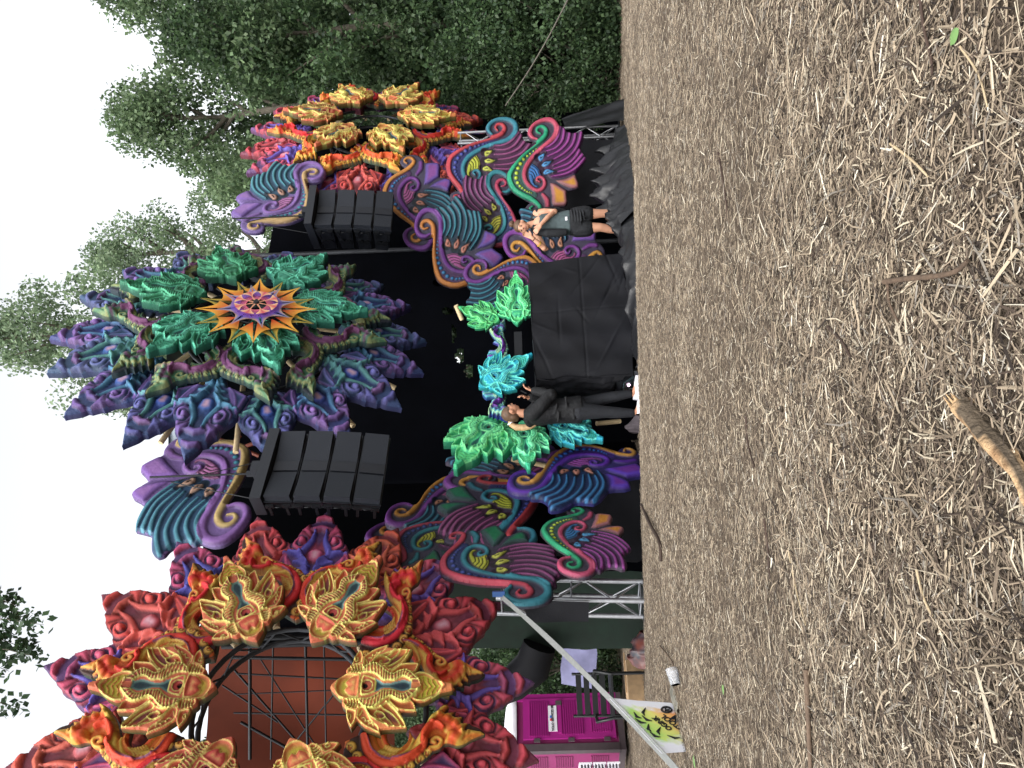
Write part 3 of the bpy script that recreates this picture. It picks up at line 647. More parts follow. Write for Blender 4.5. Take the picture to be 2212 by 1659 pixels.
# ---------------------------------------------------------------- stage house: black cloth box with a tarp roof
def cloth_sheet(name, p00, p10, p11, p01, nu, nv, amp, freq, matl, seed=0, sag=0.0, parent=None, holes=()):
    """a hanging sheet between four corners with vertical folds"""
    p00,p10,p11,p01 = (np.array(p,float) for p in (p00,p10,p11,p01)); r = np.random.default_rng(seed)
    u = np.linspace(0,1,nu)[None,:,None]; v = np.linspace(0,1,nv)[:,None,None]
    P = (1-u)*(1-v)*p00+u*(1-v)*p10+u*v*p11+(1-u)*v*p01
    n = np.cross(p10-p00,p01-p00); n = n/np.linalg.norm(n); L = np.linalg.norm(p10-p00)
    ph = r.uniform(0,6.28,6); f = freq*L
    w = np.zeros((nv,nu))
    for k in range(6):
        w += np.sin(u[...,0]*f*(.5+.45*k)+ph[k]+1.1*np.sin(v[...,0]*(2+k)+ph[-k-1]))/(1+.6*k)
    P = P+(w*amp)[...,None]*n
    if sag: P[...,2] -= sag*4*(u*(1-u))[...,0]*v[...,0]
    i = np.arange(nu*nv).reshape(nv,nu)
    F = np.column_stack([i[:-1,:-1].ravel(),i[:-1,1:].ravel(),i[1:,1:].ravel(),i[1:,:-1].ravel()])
    if holes:      # leaf-shaped cut-outs in the cloth
        W = P.reshape(-1,3)[F].mean(1)-np.array([0,0,CAM_Z]); dd = W@np.array(_f); hx = 1106-W@np.array(_U)/dd*FPX; hy = 829.5-W@np.array(_R)/dd*FPX
        k = np.ones(len(F),bool)
        for cx,cy,rx,ry in holes: k &= ((hx-cx)/rx)**2+((hy-cy)/ry)**2 > 1
        F = F[k]
    return link(name,np_mesh(name,P.reshape(-1,3),F,matl,True),parent)
M_VOID = mat('black_backdrop',(4,5,9),rough=.95,var=.3,scale=2,spec=.05)
M_TARP = mat('grey_roof_tarp',(118,128,138),rough=.45,var=.2,scale=3,bump=.6,bscale=5,spec=.4)
house = empty('stage_house',SP(4.9,-4,-.9)); tag(house,'black cloth stage house with grey tarp roof behind the flowers','stage')
hi = Matrix.Translation(-house.location)
def hpart(o): o.parent = house; o.matrix_parent_inverse = hi; return o
def foot(p,z=-.15): q = p.copy(); q.z = float(gz(p.x,p.y))+z; return q
L0,L1 = at(360,1062,12.4),at(372,560,13.6)          # ends of the high roof edge
R0_,R1_ = at(575,540,15.2),at(640,270,16.4)         # lower right-hand part
LS = at(470,1290,9.9)                               # near end of the left side curtain
dz = Vector((0,0,1))
def push(p,d): return p+Vector((p.x,p.y,0)).normalized()*d
L0b = L0+(L0-L1).normalized()*.45
hpart(cloth_sheet('back_curtain',foot(push(L0b,.55)),foot(push(L1,.6)),push(L1,.6)-dz*.1,push(L0b,.55)-dz*.1,260,200,.05,2.2,M_VOID,1,holes=[(979,721,5,20),(994,768,10,17),(1013,802,9,15),(949,610,14,9),(967,672,13,8)]))
hpart(cloth_sheet('back_curtain',foot(push(at(600,640,14.6),.0)),foot(R1_),R1_,at(560,640,14.6),120,30,.05,2.2,M_VOID,9))
hpart(cloth_sheet('side_curtain',foot(LS),foot(push(L0,.5)),push(L0,.5)-dz*.1,LS,60,30,.04,2.2,M_VOID,2))
hpart(cloth_sheet('roof_tarp',L0,L1,push(L1,3.2)+dz*.1,push(L0,3.2)+dz*.1,80,24,.03,1.2,M_TARP,5))
LV = at(365,870,12.85)
hpart(cloth_sheet('roof_valance',L0-dz*.50+Vector((0,-.05,0)),LV-dz*.42+Vector((0,-.05,0)),LV,L0,120,10,.03,3,M_TARP,6))
hpart(cloth_sheet('wing_cloth',foot(at(1390,1240,8.8)),foot(at(1350,960,11.2)),at(1000,960,11.2),at(900,1190,10.5),60,20,.02,3,M_VOID,7))
hpart(cloth_sheet('wing_cloth',foot(at(1345,700,13.6)),foot(at(1335,280,15.0)),at(840,300,15.0),at(860,640,14.2),60,20,.02,3,M_VOID,8))
for p_ in (push(L1,.2),): hpart(MB().tube([foot(p_),p_-dz*.1],.04,8).build('post',M_DARKSTEEL))
hpart(MB().tube([push(L0,.15)-dz*.2,push(L1,.15)-dz*.2],.04,8).build('beam',M_DARKSTEEL))
M_ORP = mat('orange_pipe',(92,40,24),rough=.6,var=.2)
for a_,b_ in (((430,930),(560,985)),((470,985),(600,940)),((450,1010),(520,940))): hpart(MB().tube([at(*a_,11.6),at(*b_,11.6)],.03,8).build('brace',M_ORP))

# ---------------------------------------------------------------- aluminium truss towers
def truss(pos, yaw, height, label, lean=0.0, w=.24):
    root = empty('truss_tower',mat=Matrix.Translation(pos)@Matrix.Rotation(D2R(yaw),4,'Z')@Matrix.Rotation(D2R(lean),4,'Y'))
    tag(root,label,'truss','aluminium truss towers at the stage corners')
    c = [(-w/2,-w/2),(w/2,-w/2),(w/2,w/2),(-w/2,w/2)]
    for x,y in c: MB().tube([(x,y,.03),(x,y,height)],.025,12).build('main_tube',M_ALU,root)
    step = .28; n = int(height/step)
    for k in range(4):
        a,b = c[k],c[(k+1)%4]; mb = MB()
        for j in range(n):
            z0,z1 = .06+j*step,.06+(j+1)*step; p,q = (a,b) if (j+k)%2 else (b,a)
            mb.tube([(*p,z0),(*q,z1)],.009,6,False)
        for z in (.06,height*.5,height-.05): mb.tube([(*a,z),(*b,z)],.010,6,False)
        mb.build('lattice',M_ALU,root)
    MB().box((0,0,.012),(.42,.42,.024)).build('base_plate',M_DARKSTEEL,root)
    return root
gl = at(1402,1294,7.75); gl.z = float(gz(gl.x,gl.y))
TL = truss(gl,46+8,1.5,'silver truss tower standing at the near left corner of the stage',lean=3.5)
gr = at(1338,292,14.3)
TR = truss(gr,20,3.0,'silver truss tower at the far right corner of the stage by the forest')

# ---------------------------------------------------------------- line arrays
M_SPK = mat('speaker_cabinet',(23,26,33),rough=.55,var=.1,scale=20,bump=.1,bscale=200,spec=.4)
M_GRILLE = mat('speaker_grille',(29,33,41),rough=.6,var=.12,scale=60,bump=.3,bscale=400,spec=.35)
M_SPKD = mat('speaker_rigging',(20,22,26),rough=.5,metal=.3,var=.2)
def line_array(top_mid, yaw, label, W=1.02, H=.365, ncab=4, tp=.06):
    root = empty('line_array',mat=frame(top_mid,yaw)); tag(root,label,'loudspeaker','hanging loudspeaker stacks'); D=.55
    M = Matrix.Identity(4)
    MB().box((0,-.06,-.05 if tp > .1 else -.15),(W+.02,.12,.3 if tp > .1 else .62)).box((0,.05,-.1),(.12,.12,.3)).box((0,.14,-.1),(.05,.12,.05)).build('fly_bar',M_SPK,root)
    MB().tube([(0,.15,-.1),(0,1.3,-.1)],.012,6).tube([(-.3,0,-.2),(0,1.1,-.2)],.006,5).tube([(.3,0,-.2),(0,1.1,-.2)],.006,5).build('chain',M_SPKD,root)
    y,ang = -.125,0.0; z = 0.0; P = Vector((0,-.125,0)); 
    for k in range(ncab):
        ang = [1.5,4,7.5,11][k]; R = Matrix.Rotation(D2R(ang),4,'X')
        Mk = Matrix.Translation(P)@R
        cab = MB()
        # wedge cabinet
        h = H-.012; q = .05
        vs = [(-W/2,-h,0),(W/2,-h,0),(W/2,0,0),(-W/2,0,0),(-W/2+tp,-h+q,-D),(W/2-tp,-h+q,-D),(W/2-tp,-q,-D),(-W/2+tp,-q,-D)]
        cab.add([Vector(v) for v in vs],[(0,1,2,3),(7,6,5,4),(4,5,1,0),(3,2,6,7),(0,3,7,4),(1,5,6,2)])
        c = cab.build('cabinet',M_SPK,root,Mk)
        # two grille wings meeting in a shallow V, ridge left of centre as the horn slot
        for x0,x1,z0,z1 in ((-W/2+.02,-.09,.085,.02),(.06,W/2-.02,.012,.075)):
            g = MB(); t=.012
            vs = [(x0,-h+.015,z0),(x1,-h+.015,z1),(x1,-.015,z1),(x0,-.015,z0)]
            g.add([Vector(v) for v in vs]+[Vector((v[0],v[1],0.001)) for v in vs],[(0,1,2,3),(0,4,5,1),(1,5,6,2),(2,6,7,3),(3,7,4,0)])
            gg = g.build('grille',M_GRILLE,c); 
        MB().box((0,-h/2,.012),(.13,h-.03,.02)).build('horn_slot',M_SPK,c)
        for sx in (-1,1):
            rg = MB()
            for yy in (-.06,-h+.06): rg.box((sx*(W/2+.012),yy,-.05),(.022,.09,.05)).box((sx*(W/2+.02),yy,-.12),(.02,.03,.14))
            rg.tube([(sx*(W/2+.02),-.12,-.06),(sx*(W/2+.035),-h/2,-.04),(sx*(W/2+.02),-h+.12,-.06)],.008,6)
            for yy in ((-.1,-h+.1) if tp < .1 else ()): rg.tube([(sx*W/2*.995,yy,-.3),(sx*(W/2+.012),yy,-.3)],.05,14)
            rg.build('rigging',M_SPKD,c)
        P = P+(R.to_3x3()@Vector((0,-H,0)))
    return root
line_array(at(566,1010,8.55),46,'near black loudspeaker stack hanging left of the green flower',W=.98,H=.315,tp=.34)
line_array(at(668,456,12.5),30,'far black loudspeaker stack hanging under the farther orange flower',W=.80,H=.31)

# ---------------------------------------------------------------- string star in the green flower
def string_star(pos, yaw, tilt, R):
    root = empty('string_star',mat=frame(pos,yaw,tilt)); tag(root,'orange and blue string art star at the heart of the green flower','string art')
    def pt(r,a,z=0): return np.array([r*math.cos(a),r*math.sin(a),z])
    def web(name,A,B,C,cols,n=26,w=.006):
        """string art between the edges A-B and B-C: strings join points so that the border becomes a curve"""
        V=[];F=[];Cc=[]
        for k in range(n):
            t=k/(n-1.); p=A+(B-A)*t; q=B+(C-B)*t; d=(q-p); L=np.linalg.norm(d)
            if L<1e-6: continue
            s_=np.cross(d/L,[0,0,1])*w/2; b=len(V)
            V+= [p-s_,p+s_,q+s_,q-s_]; F.append((b,b+1,b+2,b+3))
            Cc+= [cols[0]]*2+[cols[1]]*2
        return V,F,Cc
    M = attr_mat('string','paint',rough=.7,bump=0,var=.05)
    def mesh(name,parts,dz):
        V=[];F=[];C=[]
        for v,f,c in parts:
            b=len(V); V+=[x+np.array([0,0,dz]) for x in v]; F+=[tuple(b+i for i in q) for q in f]; C+=c
        return link(name,np_mesh(name,np.array(V),np.array(F),M,False,np.array(C)),root)
    def fan(A,mid,B,c0,c1,n=22,w=.011):
        """strings from a hub point to points along the curve A-B that bows towards the hub"""
        V=[];F=[];C=[]
        for k in range(n):
            t=k/(n-1.); e=(1-t)**2*A+2*t*(1-t)*(mid)+t*t*B
            yield t,e
    rot0=D2R(11)
    # outer: eight orange horns alternating with eight dark green ones
    def horn(a,r_t,r_in,half,c_tip,c_in,n=30,w=.014,bow=.35):
        V=[];F=[];C=[]; tip=pt(r_t,a); 
        for sg in (-1,1):
            base=pt(r_in,a+sg*half); inn=pt(r_in*.62,a+sg*half*.25)
            for k in range(n):
                t=k/(n-1.)
                # outer edge: concave curve from tip to base ; inner: straight from tip to inn
                ctrl=pt(r_in*.98,a+sg*half*.30)
                e=(1-t)**2*tip+2*t*(1-t)*ctrl+t*t*base
                q=tip*(1-t)+inn*t*1.0
                d=e-q; L=np.linalg.norm(d)
                if L<1e-4: continue
                s_=np.cross(d/L,[0,0,1])*w/2; b=len(V)
                V+=[q-s_,q+s_,e+s_,e-s_]; F.append((b,b+1,b+2,b+3))
                cc=lin(c_in)*t+lin(c_tip)*(1-t); ce=lin((236,190,70))*.6+cc*.4
                C+=[cc,cc,ce,ce]
        return V,F,C
    mesh('green_horn_strings',[horn(2*math.pi*(k+.5)/8+rot0,R,R*.62,math.pi/8.5,(120,130,50),(14,34,30)) for k in range(8)],.0)
    mesh('orange_horn_strings',[horn(2*math.pi*k/8+rot0,R*.97,R*.64,math.pi/8.5,(238,180,60),(206,64,40)) for k in range(8)],.03)
    mesh('blue_horn_strings',[horn(2*math.pi*(k+.25)/8+rot0,R*.66,R*.40,math.pi/7.2,(40,110,170),(110,80,190),w=.010) for k in range(8)],.08)
    V=[];F=[];C=[]
    n=96
    for k in range(n):
        for r0,r1,c0,c1,sh in ((.26,.40,(150,90,200),(110,84,200),.10),(.16,.36,(226,110,130),(150,90,190),-.08)):
            a=2*math.pi*k/n; p=pt(R*r0,a,.10); q=pt(R*r1,a+sh,.09); d=q-p; s_=np.cross(d/np.linalg.norm(d),[0,0,1])*.004; b=len(V)
            V+=[p-s_,p+s_,q+s_,q-s_]; F.append((b,b+1,b+2,b+3)); C+=[lin(c0)]*2+[lin(c1)]*2
    mesh('violet_strings',[(V,F,C)],0)
    V=[];F=[];C=[]
    for k in range(8):      # pink rosette between eight open petals
        a=2*math.pi*(k+.5)/8+rot0
        for sg in (-1,1):
            for j in range(14):
                t=j/13.; p=pt(R*(.05+.27*t),a+sg*(.04+.36*(1-t)*(.25 if t<.2 else 1)*.9*math.sin(math.pi*min(1,t+.12))*0+sg*0)) ; 
                wd=.39-.34*math.sin(math.pi*(.08+.9*t))
                e=pt(R*(.05+.27*t),a+sg*max(.02,wd*.9)); m_=pt(R*(.05+.27*t),a)
                p2=pt(R*(.05+.27*(t+.085)),a); e2=pt(R*(.05+.27*(t+.085)),a+sg*max(.02,(.39-.34*math.sin(math.pi*min(1,.08+.9*(t+.085))))*.9))
                z=np.array([0,0,.13]); b=len(V); V+=[m_+z,e+z,e2+z,p2+z]; F.append((b,b+1,b+2,b+3))
                C+=[lin((206,84,100)),lin((244,206,150)),lin((244,206,150)),lin((206,84,100))]
    mesh('pink_rosette',[(V,F,C)],0)
    MB().tube([(0,0,.08),(0,0,.15)],R*.045,16).build('hub',M_SPKD,root)
    fr=MB()
    for k in range(16):
        a=2*math.pi*k/16+rot0; fr.tube([pt(R*.2,a,-.03),pt(R*.985,a,-.012)],.009,6)
    fr.tube([pt(R*.4,2*math.pi*k/48,.02) for k in range(49)],.008,6,False); fr.build('frame',M_SPKD,root)
    return root
string_star(at(555,671,10.15),52,10,.80)
# ---------------------------------------------------------------- DJ booth faced with mint petals
for k in ('mint','cyan'): MESH['L'+k] = lotus('lotus_petal',PAL_LOTUS[k])
MESH['Sviolet'] = scroll('scroll_petal',PAL_SCROLL['violet'])
booth_o = at(1330,800,10.6); booth_o.z = float(gz(booth_o.x,booth_o.y))
booth = empty('disc_jockey_booth',booth_o); tag(booth,'booth faced with mint and cyan foam petals behind the black covered table','booth')
bi = Matrix.Translation(-booth.location)
def bpart(o): o.parent = booth; o.matrix_parent_inverse = bi; return o
def petal(key, pb, pt_, depth, yaw, mirror=False, la=(0,0), lb=(0,1)):
    M,sc = two_anchor(pb,pt_,la,lb,depth,yaw,mirror); o = link('lotus_petal' if key[0]=='L' else 'scroll_petal',MESH[key]); bpart(o); o.matrix_parent_inverse = bi; o.matrix_basis = M; return o
petal('Lmint',(1118,702),(1114,586),9.9,20)
petal('Lmint',(1080,694),(991,664),10.0,25)
petal('Lcyan',(1034,836),(1150,766),9.5,32)
petal('Lmint',(1082,898),(983,1013),9.75,60)
petal('Lmint',(1128,912),(1143,1014),9.55,52)
petal('Lcyan',(1182,912),(1303,950),9.6,52)
petal('Sviolet',(1062,790),(1092,688),10.05,30,False,(.39,.236),(.24,1.22))
petal('Sviolet',(1050,835),(1100,905),9.9,58,True,(.39,.236),(.24,1.22))
bd = MB()
R0 = at(1100,640,10.2); R1 = at(1100,960,9.95); 
for k in range(10):
    pass
fr = [at(1090,640,10.8),at(1085,720,10.7),at(1080,810,10.6),at(1085,900,10.5),at(1090,960,10.5)]
V=[];F=[]
for p in fr:
    V += [Vector((p.x,p.y,float(gz(p.x,p.y)))),Vector((p.x,p.y,p.z))]
for p in fr: V += [Vector((p.x+.6,p.y+.9,p.z))]
n=len(fr)
for i in range(n-1): F += [(2*i,2*i+1,2*i+3,2*i+2),(2*i+1,2*n+i,2*n+i+1,2*i+3)]
bpart(MB().add(V,F).build('booth_body',M_VOID))
for a,b in (((1092,756),(1140,749)),((1085,775),(1120,772))):
    pass
mx_ = at(1120,752,9.95); bpart(MB().box((0,0,0),(.34,.28,.10),Matrix.Translation(mx_)@Matrix.Rotation(D2R(20),4,'Z')).build('mixer',M_SPKD))
for pa,pb,d in (((1105,992),(1200,1010),9.6),((1288,915),(1340,910),9.7),((985,660),(998,690),10.1)):
    A,B = at(*pa,d),at(*pb,d+.1); bpart(MB().tube([A,B],.03,10).build('bamboo_pole',M_BAMBOO))

# ---------------------------------------------------------------- covered table in front of the booth
def covered_table():
    # front face corners as seen: top left, top right, foot
    dL,dR = 9.15,9.85
    tl,tr = at(1157,818,dL),at(1141,568,dR)
    bl = at(1372,812,dL); br = at(1352,545,dR)
    root = empty('covered_table',(tl+br)/2*1.0); root.location.z = float(gz(root.location.x,root.location.y)); tag(root,'table draped to the ground with a creased black cloth','table')
    inv = Matrix.Translation(-root.location)
    x = (tr-tl).normalized(); back = Vector((-x.y,x.x,0)).normalized()*.75
    nu,nv = 130,100; r = np.random.default_rng(5)
    def sheet(name,a,b,c,d,amp,seed,hem=.0,nu=nu,nv=nv):
        a,b,c,d = (np.array(q) for q in (a,b,c,d)); rr = np.random.default_rng(seed)
        u = np.linspace(0,1,nu)[None,:]; v = np.linspace(0,1,nv)[:,None]
        P = ((1-u)*(1-v))[...,None]*a+(u*(1-v))[...,None]*b+(u*v)[...,None]*c+((1-u)*v)[...,None]*d
        n = np.cross(b-a,d-a); n /= np.linalg.norm(n)
        w = np.zeros((nv,nu))
        for k in range(9):       # diagonal creases
            an = rr.uniform(-.9,.9); f = rr.uniform(5,16); ph = rr.uniform(0,6.28)
            w += (np.abs(np.sin((u*math.cos(an)+v*math.sin(an))*f+ph))**1.5-.5)*rr.uniform(.2,.7)
        w += .9*np.sin(u*26+3*v)*v**2
        # fold lines of the packed cloth
        w += .45*np.exp(-((v-.52)/.008)**2)+.4*np.exp(-((u-.55)/.008)**2)
        for k in range(14):
            u0,v0,an,L_ = rr.uniform(0,1),rr.uniform(0,1),rr.uniform(0,3.14),rr.uniform(.06,.22); du,dv = u-u0,v-v0; s1 = du*math.cos(an)+dv*math.sin(an); s2 = -du*math.sin(an)+dv*math.cos(an)
            w += rr.choice([-1,1])*.5*np.exp(-(s2/.012)**2-(s1/L_)**2)
        P = P+(w*amp)[...,None]*n
        hemw = .05*np.sin(u*9+seed)+.03*np.sin(u*23+1); P[-1,:,2] += hem*hemw[0]
        i = np.arange(nu*nv).reshape(nv,nu)
        F_ = np.column_stack([i[:-1,:-1].ravel(),i[1:,:-1].ravel(),i[1:,1:].ravel(),i[:-1,1:].ravel()])
        o = link(name,np_mesh(name,P.reshape(-1,3),F_,M_BLACKCLOTH,True)); o.parent = root; o.matrix_parent_inverse = inv; return o
    sheet('front_drape',tl,tr,br,bl,.018,1,1.0)
    sheet('top_cloth',tl+back,tr+back,tr,tl,.008,2)
    sheet('side_drape',tl+back,tl,bl+Vector((.02,.0,.12)),bl+back*.95+Vector((0,0,.3)),.03,3,1.0,40,50)
    for q in (tl+back*.1+x*.06,tl+back*.92+x*.06,tr+back*.1-x*.06,tr+back*.92-x*.06):
        g = float(gz(q.x,q.y)); o = MB().box((q.x,q.y,(g+q.z-.04)/2),(.05,.05,q.z-.05-g)).build('leg',M_DARKSTEEL); o.parent = root; o.matrix_parent_inverse = inv
    # hem that trails on the ground
    return root
covered_table()

# crumpled black sheeting on the ground
def crumple(name, label, pts, width, height, seed, cat='tarp', n=150, m=44, group=None):
    """pts: ground polyline; a heap of creased sheet along it"""
    r = np.random.default_rng(seed); P = np.array([[p.x,p.y] for p in pts]); t = np.linspace(0,1,n)
    k = np.linspace(0,1,len(P)); cx,cy = np.interp(t,k,P[:,0]),np.interp(t,k,P[:,1])
    W = np.interp(t,np.linspace(0,1,len(width)),width); Hh = np.interp(t,np.linspace(0,1,len(height)),height)
    tx,ty = np.gradient(cx),np.gradient(cy); L = np.hypot(tx,ty); nx,ny = -ty/L,tx/L
    v = np.linspace(-1,1,m)
    X = cx[:,None]+nx[:,None]*W[:,None]*v; Y = cy[:,None]+ny[:,None]*W[:,None]*v
    prof = np.clip(1-np.abs(v)**2.2,0,1)[None,:]*Hh[:,None]
    cr_ = np.zeros((n,m)); arc = np.cumsum(L)
    for q in range(8):
        an = r.uniform(0,3.14); f = r.uniform(2.5,13); ph = r.uniform(0,6.28)
        cr_ += ((1-np.abs(np.sin((arc[:,None]*math.cos(an)+W[:,None]*v*math.sin(an))*f+ph+.6*np.sin(arc[:,None]*3+q))))**2-.35)*r.uniform(.4,1.2)
    Z = gu(X,Y)+.012+np.maximum(0,prof*(1+.22*cr_)+.02*cr_*(1-np.abs(v)))
    X = X+.015*np.sin(cr_*2); Y = Y+.015*np.cos(cr_*2)
    i = np.arange(n*m).reshape(n,m); F_ = np.column_stack([i[:-1,:-1].ravel(),i[1:,:-1].ravel(),i[1:,1:].ravel(),i[:-1,1:].ravel()])
    o = link(name,np_mesh(name,np.stack([X,Y,Z],-1).reshape(-1,3),F_,M_BLACKPLASTIC,True)); tag(o,label,cat,group); return o
G = lambda x,y: ground_at(x,y)
def along(pl,d): 
    out=[]
    for x,y in pl:
        p = at(x,y,d); p.z = float(gz(p.x,p.y)); out.append(p)
    return out
crumple('black_sheeting','crumpled black sheeting heaped on the ground around the bare legs',[at(1340,300,13.4),at(1350,370,12.0),at(1352,440,10.9),at(1355,500,10.2)],[.25,.42,.42,.3],[.22,.52,.45,.25],3)
crumple('black_sheeting','low strip of black sheeting trailing along the foot of the covered table',[at(1350,470,10.6),at(1352,550,9.55),at(1362,640,9.35),at(1375,740,9.05),at(1375,800,8.95)],[.2,.22,.2,.18,.1],[.25,.20,.14,.10,.05],8)
def tent_tarp():
    a,b,c = at(1212,250,14.8),at(1338,205,14.6),at(1345,268,13.9); b.z = float(gz(b.x,b.y)); c.z = float(gz(c.x,c.y)); d = at(1225,285,14.3)
    o = cloth_sheet('black_tarp',b,c,d,a,40,30,.05,5,M_BLACKPLASTIC,12); tag(o,'black tarp hanging like a tent beside the far truss tower','tarp'); return o
tent_tarp()
bd_ = cloth_sheet('black_wall_cloth',at(1345,430,13.0),at(1338,300,13.6),at(1215,300,13.6),at(1215,450,13.0),40,20,.03,3,M_BLACKCLOTH,14); tag(bd_,'smooth black cloth below the green banded curl panel','cloth')
bd2 = cloth_sheet('black_wall_cloth',at(1392,1215,9.0),at(1385,1010,9.6),at(1200,1010,9.7),at(1200,1200,9.1),40,20,.03,3,M_BLACKCLOTH,15); tag(bd2,'smooth black cloth under the curl panels by the near truss tower','cloth')

# flood lamp and fixture under the table edge
lamp_o = at(1330,806,9.5); lamp_o.z = float(gz(lamp_o.x,lamp_o.y))
fl = empty('flood_light',lamp_o); tag(fl,'lit flood light on the ground under the open side of the covered table','lamp'); 
fm = Matrix.Rotation(D2R(-60),4,'Z')@Matrix.Rotation(D2R(35),4,'X')
M_GLASS = mat('lamp_glass',(60,74,78),rough=.15,var=.05,spec=.6)
M_LED = mat('lamp_led',(255,230,245),rough=.3,emis=((255,215,245),2.0))
MB().box((0,0,.22),(.34,.10,.24),fm).build('housing',M_SPKD,fl); MB().box((0,-.056,.22),(.30,.012,.20),fm).build('glass',M_GLASS,fl)
MB().tube([fm@Vector((.03,-.064,.24)),fm@Vector((.03,-.078,.24))],.018,14).build('bulb',M_LED,fl)
MB().tube([(-.2,0,.0),(-.2,.0,.2),(.2,0,.2),(.2,0,.0)],.012,6).build('bracket',M_ALU,fl)
bag = crumple('dark_bag','crumpled dark grey fabric bag lying at the heel of the white shoes',[at(1375,895,8.9),at(1378,935,8.9)],[.10,.16,.10],[.12,.2,.1],21,'bag',24,16)
bag.data.materials[0] = mat('grey_fabric',(58,52,56),rough=.9,var=.3,scale=20)

# ---------------------------------------------------------------- behind the near flower: orange tarp, rigging, dark scaffolding
M_ORANGE = mat('orange_tarp',(88,38,22),rough=.7,var=.25,scale=1.2,spec=.2,c2=(104,46,28))
ot = cloth_sheet('orange_tarp',at(850,1375,9.7),at(850,1700,8.6),at(440,1700,8.6),at(450,1375,9.7),60,30,.05,2.5,M_ORANGE,31); tag(ot,'rust orange tarp seen through the ring of the near flower','tarp')
rig = empty('rigging_scaffold',(at(900,1500,8.0).x,at(900,1500,8.0).y,-.2)); tag(rig,'dark scaffold of thin bars and cables behind the near flower','scaffold')
ri = Matrix.Translation(-rig.location)
def bar(a,b,r_,d0=8.3,d1=8.3,name='bar'):
    o = MB().tube([at(*a,d0),at(*b,d1)],r_,6).build(name,M_SPKD); o.parent = rig; o.matrix_parent_inverse = ri
for a,b,r_ in (((500,1420),(790,1425),.02),((510,1455),(800,1470),.010),((505,1500),(800,1488),.008),((505,1540),(780,1545),.010),((540,1395),(540,1640),.02),((590,1400),(585,1640),.010),((660,1395),(665,1640),.016),((700,1395),(705,1640),.010),((500,1440),(640,1600),.012),((640,1600),(770,1440),.010),((520,1560),(700,1660),.016),((480,1480),(600,1560),.010),((560,1420),(700,1640),.008)):
    bar(a,b,r_)
for a,b in (((480,1395),(830,1385)),((500,1380),(820,1370))): bar(a,b,.035,8.0,8.0,'pipe')
# black arch of cloth below the flower
arc = [at(1165,1395,9.0),at(1150,1440,9.0),at(1110,1475,9.0),at(1050,1500,9.0),at(985,1520,9.0)]
ar = MB().tube(arc,[.20,.22,.20,.18,.15],10).build('black_arch',M_BLACKCLOTH); tag(ar,'thick black cloth covered arch under the near flower','arch')
bk3 = cloth_sheet('black_wall_cloth',at(905,1225,10.0),at(905,1395,9.9),at(430,1400,9.9),at(470,1225,10.0),30,20,.03,3,M_VOID,36); bk3.data.flip_normals(); tag(bk3,'black sheet added to darken the gaps behind the inner half of the near flower','cloth')  # added dark sheet, stands in for the darkness between the petals and hides sky
blk = cloth_sheet('dark_green_sheet',at(1392,1400,9.0),at(1392,1235,9.0),at(900,1235,9.2),at(900,1400,9.2),20,20,.02,3,mat('dark_green_cloth',(10,30,20),rough=.8,var=.3),33); tag(blk,'very dark green sheet hanging behind the near truss tower','cloth')
hang = cloth_sheet('hung_black_shirt',at(1272,1345,7.45),at(1272,1300,7.45),at(1130,1296,7.45),at(1140,1345,7.45),24,24,.02,6,M_BLACKCLOTH,34); tag(hang,'black shirt hung flat against the near truss tower','shirt')

# ---------------------------------------------------------------- portable toilet
def text_mesh(name, body, size, matl, parent, M, extrude=.002, bold=0.0):
    cu = bpy.data.curves.new(name,'FONT'); cu.body = body; cu.size = size; cu.align_x = 'CENTER'; cu.align_y = 'CENTER'; cu.extrude = extrude; cu.offset = bold
    tmp = bpy.data.objects.new(name+'_tmp',cu); COL.objects.link(tmp); dg = bpy.context.evaluated_depsgraph_get()
    me = bpy.data.meshes.new_from_object(tmp.evaluated_get(dg)); bpy.data.objects.remove(tmp); bpy.data.curves.remove(cu)
    me.name = name; me.materials.clear(); me.materials.append(matl); return link(name,me,parent,M)
M_MAG = mat('magenta_plastic',(150,34,118),rough=.42,var=.06,scale=3,spec=.45); M_MAG2 = mat('dusty_magenta_plastic',(128,44,92),rough=.5,var=.08,scale=3)
M_GREYP = mat('grey_plastic',(78,68,72),rough=.5,var=.1); M_WHITEP = mat('white_plastic',(226,224,232),rough=.4,var=.04); M_INK = mat('black_ink',(20,20,24),rough=.6)
M_REDI = mat('red_ink',(206,70,80),rough=.6); M_BLUEI = mat('blue_ink',(70,110,190),rough=.6)
